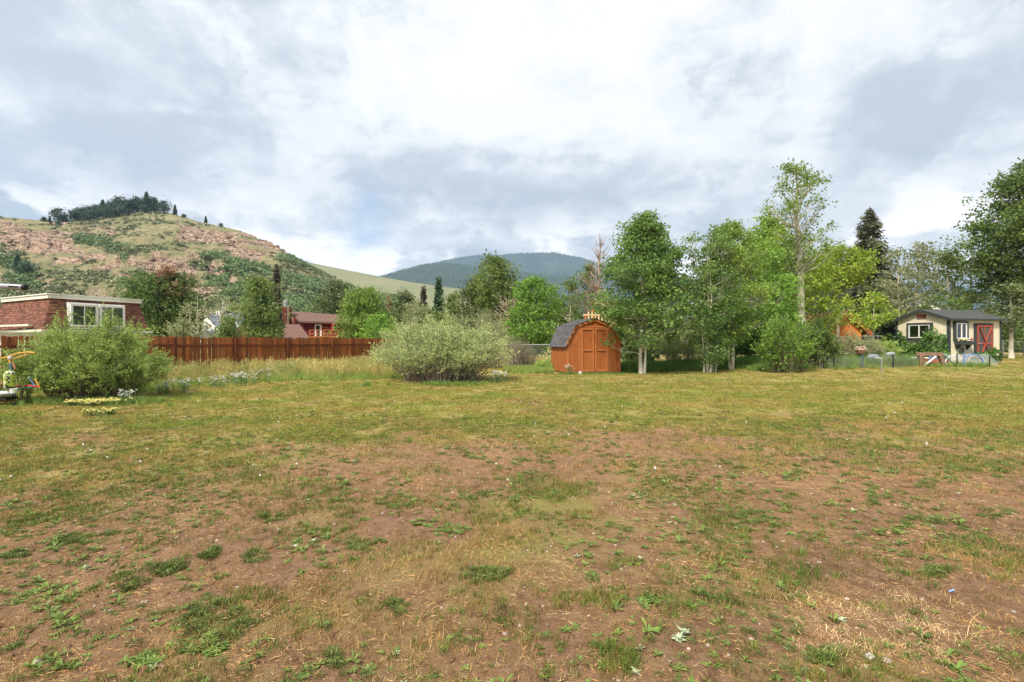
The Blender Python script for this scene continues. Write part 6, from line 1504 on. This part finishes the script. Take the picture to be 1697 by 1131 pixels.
# ------------------------------------------------------------------ tall growth before the fences
T_GOLD = mat_leaf('tall_grass_gold', (0.30, 0.25, 0.08), (0.48, 0.38, 0.16), trans=.3, cC=(0.24, 0.25, 0.08), wscale=.7, objvar=.35)
T_GREEN = mat_leaf('tall_grass_green', (0.12, 0.20, 0.04), (0.24, 0.33, 0.08), trans=.3, cC=(0.20, 0.23, 0.06), wscale=.5, objvar=.2)
T_SHADE = mat_leaf('tall_grass_deep_shade', (0.06, 0.13, 0.025), (0.12, 0.21, 0.045), trans=.3, objvar=.15)  # lush deep green, with the shade under the aspens put into it
def seedy(name, seed, n, h):
    """tall stems with drooping seed heads"""
    V, Q, T, t_ = blades(seed, n, h, .007, .06, .22, curl=.25)
    rng = np.random.default_rng(seed + 5); tip = V.reshape(-1, 5, 3)[:, 4]; m_ = 7
    C = np.repeat(tip, m_, 0) + rng.normal(size=(n * m_, 3)) * np.array([.016, .016, .04]); ax = unit(np.array([0, 0, 1]) + rng.normal(size=(n * m_, 3)) * .4)
    V2, Q2 = leaf_quads(C, np.full(n * m_, .045), ax, .34, rng); b = len(V)
    return fast_mesh(name, np.concatenate([V, V2]), quads=np.concatenate([Q, Q2 + b]), tris=T, mat=T_GOLD, tint=np.concatenate([t_, np.repeat(rng.random(n * m_), 4)]))
tall = [('seedy_grass', seedy('seedy_grass', 1500 + k, 22, .52)) for k in range(3)] + \
       [('green_grass', blade_mesh('green_grass', T_GREEN, 1510 + k, 34, .40, .012, .07, .35)) for k in range(3)] + \
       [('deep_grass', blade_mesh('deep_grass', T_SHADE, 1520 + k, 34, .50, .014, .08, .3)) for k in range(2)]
g = np.random.default_rng(1530); pts = []; 
n = 9000; px = g.uniform(-30, 700, n); y = g.uniform(13, 31, n); x = (px - CX) / F * y
front = np.interp(px, [-30, 60, 240, 330, 420, 640, 700], [14.2, 14.4, 15.2, 17.6, 18.6, 20.0, 20.6]) + 1.3 * (fbm(px * .02, px * 0, 1531, 3) - .5)
fence_s = (x - FA.x) * (FB.y - FA.y) - (y - FA.y) * (FB.x - FA.x)      # >0 on the yard side
keep = (y > front) & (fence_s > 2.0) & (np.hypot((x - X_of(733, 19.6)) / 2.4, (y - 19.6) / 2) > 1) & (np.hypot((x - X_of(152, 13.6)) / 1.7, (y - 13.6) / 1.5) > 1)
x, y, fr = x[keep], y[keep], (y - front)[keep]; n = len(x)
gold = (fr > 1.8 + 2.6 * (fbm(x * .5, y * .5, 1532, 2) - .5)) & (g.random(n) < .55) | (g.random(n) < .12)
idx = np.where(gold, g.integers(0, 3, n), g.integers(3, 6, n)); s = (.55 + .5 * g.random(n)) * (.62 + .38 * sstep(0, 2.0, fr)); s = np.where(gold, s * 1.35, s * 1.05)
pts.append((ground_pts(x, y), s, idx))
# right of the silver bush and behind the shed, then the shady strip under the aspens
def zone(n, px0, px1, y0, y1, kinds, s0, s1, seed, thr=.3):
    g = np.random.default_rng(seed); px = g.uniform(px0, px1, n); y = g.uniform(y0, y1, n); x = (px - CX) / F * y
    k = (fbm(x * .8, y * .8, seed, 2) > thr) & ~inside_things(x, y); x, y = x[k], y[k]; pts.append((ground_pts(x, y), g.uniform(s0, s1, len(x)), g.choice(kinds, len(x))))
zone(900, 836, 935, 23.5, 28, [3, 4, 5, 5], .5, .95, 1541)
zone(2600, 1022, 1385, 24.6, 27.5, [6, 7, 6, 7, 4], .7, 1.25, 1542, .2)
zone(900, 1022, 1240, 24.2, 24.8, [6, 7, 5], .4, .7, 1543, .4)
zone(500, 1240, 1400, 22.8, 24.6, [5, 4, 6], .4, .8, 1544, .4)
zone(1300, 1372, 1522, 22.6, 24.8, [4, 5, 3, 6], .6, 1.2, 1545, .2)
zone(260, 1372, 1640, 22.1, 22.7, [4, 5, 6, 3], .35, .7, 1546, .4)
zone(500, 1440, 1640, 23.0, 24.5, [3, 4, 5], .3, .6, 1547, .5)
zone(520, 600, 868, 16.8, 18.0, [4, 5, 6], .2, .5, 1548, .42)
zone(260, 920, 1034, 23.15, 23.4, [4, 5, 6], .15, .38, 1552, .42)
zone(420, 30, 285, 11.9, 13.0, [5, 4, 6], .2, .48, 1549, .40)
zone(900, 1640, 1760, 36, 41, [3, 4, 0], .4, .8, 1550, .3)
zone(300, 860, 940, 28, 30, [0, 1, 4], .7, 1.2, 1551, .3)
P = np.concatenate([p[0] for p in pts]); n = len(P); g = np.random.default_rng(3)
scatter('tall_grass', tall, P, np.stack([g.normal(size=n) * .1, g.normal(size=n) * .1, g.random(n) * 6.28], -1), np.concatenate([p[1] for p in pts]), np.concatenate([p[2] for p in pts]),
        'tall unmown grass with golden seed heads along the fences and under the trees', 'grass')

# ------------------------------------------------------------------ flowers
def umbel_plant(name, seed, n, h, spread, r_, petal, green):
    rn = random.Random(seed); mb = MB(); st = MB()
    for k in range(n):
        a = rn.random() * 6.283; q_ = spread * rn.random() ** .5; hh = h * rn.uniform(.7, 1.1); tip = Vector((math.cos(a) * q_, math.sin(a) * q_, hh))
        st.bar((tip.x * .3, tip.y * .3, 0), tip, .006, .006)
        for j in range(5):
            o_ = Vector((rn.uniform(-1, 1), rn.uniform(-1, 1), 0)) * r_ * .8; mb.lathe([(r_ * .15, -.012), (r_ * .55, 0), (r_ * .35, .008)], tip + o_ + Vector((0, 0, rn.uniform(-.008, .008))), 5)
    for k in range(n * 5):
        a = rn.random() * 6.283; q_ = spread * rn.random(); z = h * rn.random() * .75; c = Vector((math.cos(a) * q_, math.sin(a) * q_, z)); d = Vector((rn.uniform(-.06, .06), rn.uniform(-.06, .06), .04))
        st.add([c, c + d * .5 + Vector((.008, .008, 0)), c + d, c + d * .5 - Vector((.008, .008, 0))], [(0, 1, 2, 3)])
    me = bpy.data.meshes.new(name); nv = len(mb.v)
    me.from_pydata(mb.v + st.v, [], mb.f + [tuple(i + nv for i in f) for f in st.f])
    me.materials.append(petal); me.materials.append(green); me.polygons.foreach_set('material_index', [0] * len(mb.f) + [1] * len(st.f)); return me
GREENY = mat('flower_stem', (.10, .17, .05), (.14, .22, .07))
yar = [('yarrow', umbel_plant('yarrow', 1600 + k, 6, .42, .16, .023, FW, GREENY)) for k in range(3)]
yel = [('yellow_umbel', umbel_plant('yellow_umbel', 1610 + k, 9, .16, .12, .022, FYL, GREENY)) for k in range(2)]
def flower_bed(name, protos, spots, label, seed, smin=.6, smax=1.1):
    g = np.random.default_rng(seed); P = []
    for (px, Y, wx, wy, n) in spots:
        x = X_of(px, Y) + g.normal(size=n) * wx * .45; y = Y + g.normal(size=n) * wy * .45; P.append(ground_pts(x, y))
    P = np.concatenate(P); n = len(P)
    return scatter(name, protos, P, np.stack([P[:, 0] * 0, P[:, 0] * 0, g.random(n) * 6.28], -1), g.uniform(smin, smax, n), g.integers(0, len(protos), n), label, 'flowers')
flower_bed('white_yarrow_flowers', yar, [(298, 15.3, .7, .7, 9), (330, 16.2, 1.0, 1.1, 13), (366, 17.2, 1.1, 1.1, 15), (405, 17.8, .9, 1.1, 11), (395, 19.0, .6, .6, 16), (425, 20.5, .6, .5, 20), (455, 22, .8, .5, 22), (485, 23.5, .7, .5, 24), (280, 14.6, .3, .3, 8)],
           'white yarrow blooming in a drift along the tall grass', 1620, .5, .9)
flower_bed('white_daisy_flowers', yar, [(208, 12.25, .22, .12, 8)], 'white flower clump at the right foot of the green willow bush', 1621, .6, .85)
flower_bed('white_daisy_flowers', yar, [(824, 18.3, .35, .3, 9)], 'white flower clump at the right foot of the silver willow bush', 1622, .7, 1.15)
flower_bed('white_daisy_flowers', yar, [(944, 22.9, .3, .15, 3)], 'white flowers in front of the left part of the orange shed', 1623, .9, 1.4)
flower_bed('white_daisy_flowers', yar, [(1448, 22.9, .4, .2, 12), (1470, 23.2, .4, .2, 6)], 'white flowers in the fenced garden', 1624, .7, 1.1)
flower_bed('yellow_flowers', yel, [(128, 11.95, .35, .14, 18), (160, 12.0, .45, .16, 30), (188, 12.1, .3, .14, 16), (170, 10.4, .5, .1, 5)], 'pale yellow flower patch under the green willow bush', 1625, .6, 1.05)

# earth heap with pale blooms in the weeds
mb = MB(); hp = []
g = np.random.default_rng(8); nx = 26
XX, YY = np.meshgrid(np.linspace(-1, 1, nx), np.linspace(-1, 1, nx)); rr2 = np.hypot(XX, YY)
ZZ = .55 * np.clip(1 - rr2 ** 2, -.05, 1) * (.75 + .5 * fbm(XX * 2 + 4, YY * 2 + 4, 55, 3)) + .04 * (fbm(XX * 8, YY * 8, 56, 2) - .5)
xh_, yh_ = X_of(452, 23.6), 23.6
DIRT2 = mat('heap_soil', (0.46, 0.36, 0.24), (0.34, 0.26, 0.16), 6, .95, .6, 30)
hm = fast_mesh('earth_heap', np.stack([XX * 2.0, YY * 1.1, ZZ - .04], -1), quads=grid_faces(XX), mat=DIRT2, smooth=True)
o = part('earth_heap', hm, None, (xh_, yh_, gzf(xh_, yh_))); tag(o, 'low pale heap of earth overgrown with weeds near the wooden fence', 'earth heap')

# ------------------------------------------------------------------ stones
def rock(name, px, Y, r_, sc, label, seed, m_=STONE, rz=0):
    o = part(name, pebble(name, m_, seed, r_), None, (X_of(px, Y), Y, 0)); x = X_of(px, Y)
    o.location.z = gzf(x, Y) + float(relief(x, Y)); o.scale = sc; o.rotation_euler = (0, 0, rz); tag(o, label, 'stone'); return o
rock('stone', 962, 23.05, .15, (1, .7, 1.9), 'pale pointed stone standing by the orange shed doors', 31)
rock('stone', 1441, 2.42, .034, (1, .9, 1), 'smooth pale stone on the soil at the bottom right', 32)
rock('stone', 1470, 2.40, .026, (1, .8, .8), 'smaller brownish stone right of the smooth pale one', 33, GRAVESTONE)
rock('stone', 1404, 3.0, .016, (1, .8, .8), 'small white stone left of the pale dead grass', 34)
rock('stone', 62, 2.42, .018, (1.4, .8, .8), 'small white stone at the bottom left', 35)
rock('stone', 246, 6.0, .02, (1, .8, .8), 'white stone far left in the weeds', 36)
o = MB().add([(-.03, -.003, 0), (.03, -.003, 0), (.03, .003, .006), (-.03, .003, .006), (-.03, .003, 0), (.03, .003, 0)], [(0, 1, 2, 3), (3, 2, 5, 4)]).part('plastic_strip', mat('blue_plastic', (.25, .42, .75)), None)
o.location = (X_of(1577, 3.06), 3.06, gzf(2.8, 3.06) + float(relief(2.8, 3.06)) + .012); o.rotation_euler = (0, 0, .4); tag(o, 'tiny blue plastic strip on the bare soil at right', 'litter')

# ------------------------------------------------------------------ garden with wire, hoops and wooden gate
GB = .0
def gp3(px, py, Y): p = at(px, py, Y); return p
Yg = 22.6
def gdz(px, Y=Yg): return gzf(X_of(px, Y), Y)
gate = root('garden_gate', (X_of(1526, Yg), Yg, gdz(1526)), 0, 'weathered brown wooden gate frame of the little garden', 'gate')
def gl(px, py, dy=0): p = at(px, py, Yg + dy); return (p.x - gate.location.x, dy, p.z - gate.location.z)
MB().bar(gl(1526, 613.5), gl(1526, 587), .21, .21).part('post', OLDWOOD, gate, bevel=.02)
MB().bar(gl(1565, 610), gl(1557, 588), .16, .16).part('post', OLDWOOD, gate, bevel=.02)
MB().bar(gl(1519, 587.3), gl(1562, 587.3), .16, .10, up=(0, 1, 0)).part('top_rail', OLDWOOD, gate, bevel=.01)
MB().bar(gl(1550, 590, .1), gl(1536, 604, .1), .10, .10).part('brace', OLDWOOD, gate)
PVC = mat('white_pipe', (.75, .74, .70)); BLUE = mat('blue_pipe', (.12, .22, .45)); PINK = mat('pink_pipe', (.6, .35, .33)); DGREEN = mat('green_cable', (.03, .10, .07)); TERRA = mat('terracotta', (.42, .14, .09), (.36, .11, .07))
MB().tube([gl(1531, 607, -.1), gl(1551, 591, -.1)], .045, 8).part('brace_pipe', PVC, gate)
rk = root('white_rack', (X_of(1517, Yg + .5), Yg + .5, gdz(1517)), 0, 'white pipe rack leaning left of the garden gate', 'rack')
def rl(px, py, dy=0): p = at(px, py, Yg + .5 + dy); return (p.x - rk.location.x, dy, p.z - rk.location.z)
MB().tube([rl(1510, 594), rl(1538, 594)], .045, 8).part('bar', PVC, rk); MB().tube([rl(1521, 595), rl(1514, 605)], .045, 8).part('leg', PVC, rk); MB().tube([rl(1521, 602), rl(1513, 613)], .03, 8).part('leg', PVC, rk)
def hoop(px0, px1, py0, ptop, Y, m_, label, name='garden_hoop', rad=.022, rzz=0):
    a, b = at(px0, py0, Y), at(px1, py0, Y); c = (a + b) / 2; w_ = (b - a).length / 2; h = Z_of(ptop, Y) - a.z; g0 = gdz((px0 + px1) / 2, Y)
    P = [(-w_, 0, g0 - c.z)] + [(math.cos(t_) * -w_, 0, math.sin(t_) * h) for t_ in np.linspace(0, math.pi, 15)] + [(w_, 0, g0 - c.z)]
    o = MB().tube(P, rad, 8, True).part(name, m_, None, loc=c, rot=(0, 0, rzz)); tag(o, label, 'hoop'); return o
hoop(1564, 1594, 600, 590.5, 22.9, PVC, 'white pipe hoop just right of the garden gate', rzz=.2)
hoop(1599, 1627, 600, 587.5, 22.7, BLUE, 'blue pipe hoop at the right of the garden', rad=.028, rzz=-.15)
hoop(1601, 1629, 600, 588.5, 23.3, mat('pale_blue_pipe', (.35, .5, .75)), 'pale blue pipe hoop behind the blue one', rzz=-.15)
hoop(1604, 1624, 600, 590.5, 23.0, PINK, 'pinkish pipe hoop inside the blue one', rad=.022)
hoop(1540, 1552, 598, 589.5, 23.4, BLUE, 'small blue pipe hoop seen through the gate frame', rad=.035)
# translucent netting over the hoops
m, t, p, o_ = mat_base('net')
tr = t.new('ShaderNodeBsdfTransparent'); df = t.new('ShaderNodeBsdfDiffuse', ins={'Color': (.75, .8, .78, 1)}); mx = t.new('ShaderNodeMixShader', ins={0: .16, 1: tr.outputs[0], 2: df.outputs[0]}); t.l.new(mx.outputs[0], o_.inputs[0]); NET = m
net = MB(); xs = np.linspace(X_of(1561, 23), X_of(1640, 23), 14); V = []
for i, xx in enumerate(xs):
    for j, a in enumerate(np.linspace(0, math.pi, 9)):
        V.append((xx, 23.1 - .5 * math.cos(a), gdz(1600, 23) + .02 + .58 * math.sin(a) * (.9 + .06 * math.sin(i * 1.7)) * (1 if i < 13 else .8)))
net.add(V, [(i * 9 + j, (i + 1) * 9 + j, (i + 1) * 9 + j + 1, i * 9 + j + 1) for i in range(13) for j in range(8)])
tag(net.part('garden_netting', NET, None), 'thin white netting tunnel draped over the garden hoops', 'netting')
cb = MB().tube([at(1566, 590, 22.3), at(1578, 601, 22.2), at(1592, 610.5, 22.1)], .022, 6).part('garden_hose', DGREEN, None); tag(cb, 'dark green hose slanting down right of the garden gate', 'hose')
bed = root('raised_bed', (X_of(1549, 23.3), 23.3, gdz(1549, 23.3)), 0, 'terracotta red raised bed behind the garden gate', 'planter')
for s in (-1, 1): MB().box((0, s * .3, .14), (.8, .03, .28)).part('side', TERRA, bed); MB().box((s * .4, 0, .14), (.03, .57, .28)).part('end', TERRA, bed)
MB().box((0, 0, .10), (.76, .56, .18)).part('soil', TERRA, bed)
# little wire fence round the garden
wf = root('garden_wire_fence', (X_of(1382, 22.3), 22.3, 0), 0, 'low wire fence with dark stakes along the front of the garden', 'fence')
xa = X_of(1372, 22.3); xb = X_of(1644, 22.3); ox = wf.location.x
for (px, h_, m_) in ((1382, .62, BLACK), (1429, .66, mat('blue_stake', (.08, .12, .2))), (1480, .62, BLACK), (1586, .62, BLACK), (1598, .66, BLUE), (1640, .5, BLACK)):
    xx = X_of(px, 22.3); MB().tube([(xx - ox, 0, gzf(xx, 22.3)), (xx - ox, 0, gzf(xx, 22.3) + h_)], .028, 6).part('stake', m_, wf)
V = []; Q = []
def wire(p, q_, w_=.004):
    b = len(V); V.extend([(p[0], p[1], p[2] - w_), (p[0] + w_, p[1], p[2] + w_), (q_[0] + w_, q_[1], q_[2] + w_), (q_[0], q_[1], q_[2] - w_)]); Q.append((b, b + 1, b + 2, b + 3))
for k in range(int((xb - xa) / .07)):
    xx = xa + k * .07
    if X_of(1521, 22.3) < xx < X_of(1561, 22.3): continue
    z0 = gzf(xx, 22.3); wire((xx - ox, 0, z0), (xx - ox, 0, z0 + .55))
for k in range(8):
    for (a, b) in ((xa, X_of(1521, 22.3)), (X_of(1561, 22.3), xb)):
        for s in range(6):
            p0 = a + (b - a) * s / 6; p1 = a + (b - a) * (s + 1) / 6; wire((p0 - ox, 0, gzf(p0, 22.3) + .07 * k), (p1 - ox, 0, gzf(p1, 22.3) + .07 * k))
tag(part('wire_mesh', fast_mesh('wire_mesh', V, quads=Q, mat=DULLMETAL), wf), kind='stuff')
stk = MB().tube([(0, 0, 0), (0, 0, .55)], .018, 6).part('metal_stake', METAL, None, loc=(X_of(1461, 20.2), 20.2, gzf(X_of(1461, 20.2), 20.2))); tag(stk, 'thin metal stake standing in the lawn before the garden', 'stake')
# sacks and basket in the garden
def sack(px, Y, w_, d_, h, m_, label, seed, lift=0.0, name='sack'):
    me = pebble(name, m_, seed, .5); o = part(name, me, None, (X_of(px, Y), Y, gdz(px, Y) + lift)); o.scale = (w_, d_, h); tag(o, label, 'sack'); return o
sack(1447, 23.6, .8, .5, .8, mat('grey_tarp', (.22, .25, .29), (.16, .18, .22), 4), 'grey tarpaulin covered heap in the garden', 41, .30)
sack(1476, 24.2, .55, .35, .6, mat('grey_tarp_light', (.33, .36, .38)), 'smaller pale grey heap in the garden right of the first', 42, .42)
sack(1467, 23.4, .45, .3, .7, mat('white_sack', (.68, .68, .64)), 'white sack lying in the garden', 43, .12)
hb = root('hanging_basket', (X_of(1428, 23.4), 23.4, gdz(1428, 23.4)), 0, 'round basket with pink and brown flowers on a curved stake', 'basket')
MB().tube([(.05, 0, 0), (.05, 0, .8), (0, 0, .98), (-.12, 0, 1.0), (-.2, 0, .9)], .018, 6).part('hook', BLACK, hb)
bs = MB(); bs.lathe([(.05, .52), (.16, .6), (.2, .74), (.2, .76)], (-.05, 0, 0), 12); bs.part('bowl', mat('coir', (.25, .12, .07)), hb)
rn = random.Random(4); fl = MB()
for k in range(40): bloom_patch(fl, (-.05 + rn.uniform(-.22, .22), rn.uniform(-.15, .15), .76 + rn.uniform(0, .16)), rn.uniform(.03, .05), rn)
fl.part('blossoms', mat('dusty_pink', (.55, .30, .24), (.7, .6, .5), 20), hb)

# ------------------------------------------------------------------ play things at the left edge
OR_ = mat('toy_orange', (.62, .33, .06)); RED_ = mat('toy_red', (.45, .03, .05)); BL_ = mat('toy_blue', (.12, .2, .3)); TEAL = mat('toy_teal', (.10, .28, .24))
Yt = 12.2
cf = root('play_frame', (X_of(20, Yt), Yt, 0), 0, 'play frame of bent orange, red and blue tubes at the left edge', 'play frame')
def tl(px, py, dy=0): p = at(px, py, Yt + dy); return (p.x - cf.location.x, dy, p.z)
MB().tube([tl(-60, 604), tl(-20, 599), tl(10, 593), tl(30, 586), tl(45, 584), tl(58, 585)], .022, 8).part('arch_tube', OR_, cf)
MB().tube([tl(-60, 603, .1), tl(0, 600, .1), tl(14, 597, .1), tl(30, 593, .1), tl(46, 588, .1)], .018, 8).part('arch_tube', OR_, cf)
MB().tube([tl(16, 594.5), tl(17.5, 602)], .03, 8).part('upright', OR_, cf); MB().tube([tl(17.5, 602), tl(19, 614)], .03, 8).part('upright', BL_, cf)
MB().tube([tl(22, 600), tl(25, 612)], .022, 8).part('upright', mat('toy_pink', (.6, .22, .16)), cf)
MB().lathe([(.01, -.05), (.05, -.02), (.05, .03), (.01, .05)], tl(17, 593.5), 10).part('joint_ball', mat('lilac', (.6, .55, .65)), cf)
MB().tube([tl(20, 641), tl(48, 639.5), tl(66, 641)], .022, 8).part('low_bar', RED_, cf); MB().tube([tl(26, 645), tl(50, 642), tl(60, 638)], .02, 8).part('low_bar', TEAL, cf)
MB().tube([tl(47, 624), tl(58, 640)], .016, 8).part('strut', BL_, cf); MB().tube([tl(58, 628), tl(66, 643)], .02, 8).part('strut', OR_, cf)
MB().tube([tl(23, 645), tl(22, 660)], .03, 8).part('leg', BL_, cf); MB().tube([tl(-70, 603), tl(-72, 668)], .03, 8).part('leg', OR_, cf)
ringm = MB().tube([tl(20 + 3.2 * math.cos(a), 646 + 6 * math.sin(a)) for a in np.linspace(0, 6.283, 15)], .014, 6).part('ring', RED_, cf)
m, t, p, o_ = mat_base('toy_print'); tcx = t.new('ShaderNodeTexCoord'); 
c = t.mix(t.ramp(t.noise(tcx.outputs['Object'], 14, 4, .6), [(0.50, 0), (0.53, 1)]), (.42, .50, .06), (.03, .05, .05)); c = t.mix(t.ramp(t.noise(t.mapping(tcx.outputs['Object'], loc=(3, 2, 1)), 11, 3, .6), [(0.56, 0), (0.58, 1)]), c, (.75, .75, .6)); t.l.new(c, p.inputs['Base Color']); p.inputs['Roughness'].default_value = .4
q0 = at(16, 644.5, 12.0)
bag = MB(); bag.lathe([(.09, 0), (.135, .03), (.14, .38), (.115, .48), (.05, .52), (.01, .52)], n=16)
bag.v = [(a * .8, b * .8, c * .88) for a, b, c in bag.v]
o = bag.part('punch_bag', m, None, loc=(q0.x, q0.y, q0.z), smooth=True); tag(o, 'yellow green printed inflatable toy standing at the left edge', 'toy')
sb = pebble('cushion', mat('grey_cloth', (.62, .60, .64), (.35, .34, .38), 5), 51, .5)
o = part('cushion', sb, None, (X_of(6, 12), 12.0, Z_of(654, 12))); o.scale = (.62, .35, .26); tag(o, 'pale grey cushion lying under the printed toy', 'cushion')
MB2 = root('toy_base', (X_of(8, 12.1), 12.1, 0), 0, 'low orange and black toy base under the pale cushion', 'toy')
MB().box((-.2, 0, .10), (.5, .4, .05)).part('board', mat('toy_tan', (.5, .28, .12)), MB2); MB().box((-.1, -.02, .17), (.6, .3, .06)).part('mat', BLACK, MB2)
for s in (-1, 1): MB().box((s * .35, 0, .03), (.06, .3, .07)).part('foot', BLACK, MB2)
o = part('ball', pebble('ball', mat('toy_ball', (.5, .25, .16)), 53, .13), None, (X_of(-2, 12.3), 12.3, Z_of(642, 12.3))); o.scale = (1, 1, 1.5); tag(o, 'reddish ball cut by the left edge beside the printed toy', 'ball')
o = part('tub', MB().lathe([(.06, 0), (.075, .10), (.08, .11), (.06, .11)], n=14).mesh('tub', WHITE), None, (X_of(23, 11.9), 11.9, Z_of(652, 11.9))); tag(o, 'small white tub beside the printed toy', 'tub')

# metal frame whose bar pokes in at the left
fr = root('metal_stand', (-6.6, 5.0, 0), 0, 'grey slotted metal bar with a black end cap poking in at the left edge', 'metal stand')
def fl_(px, py, Y=5.0): p = at(px, py, Y); return Vector((p.x + 6.6, Y - 5.0, p.z))
a, b = fl_(-300, 459), fl_(38, 476.4)
MB().tube([a, b], .028, 16).part('top_bar', mat('brushed_metal', (.48, .49, .51), (.36, .37, .39), 4, .35, metal=.6), fr, smooth=False)
MB().tube([b, b + (b - a).normalized() * .035], .031, 16).part('end_cap', BLACK, fr, bevel=.004)
for (x0_, x1_) in ((18, 35), (-3, 3)):
    p0 = fl_(x0_, 475.2 + (x0_ - 18) * .055, 5) + Vector((0, -.0275, 0)); p1 = fl_(x1_, 475.2 + (x1_ - 18) * .055, 5) + Vector((0, -.0275, 0))
    MB().bar(p0, p1, .004, .016, up=(0, 1, 0) if False else (0, 0, 1)).part('slot', BLACK, fr)
for dx_ in (-.35, .35):
    MB().tube([a + Vector((.1, 0, 0)), (a.x + .1 + dx_ * .3, dx_ * 2.2, 0)], .026, 12).part('leg', METAL, fr)

# ------------------------------------------------------------------ the air
m = bpy.data.materials.new('air'); m.use_nodes = True; t = NT(m.node_tree); t.n.clear()
pv = t.new('ShaderNodeVolumePrincipled'); pv.inputs['Color'].default_value = (0.48, 0.71, 1.0, 1); pv.inputs['Density'].default_value = HAZE; pv.inputs['Anisotropy'].default_value = 0.2
t.new('ShaderNodeOutputMaterial', ins={1: pv.outputs[0]})
hz = MB().box((0, 0, 600 - 2.5), (25600, 25600, 1200)).part('haze', m, None); tag(hz, 'thin pale mountain air over the whole valley', kind='stuff')
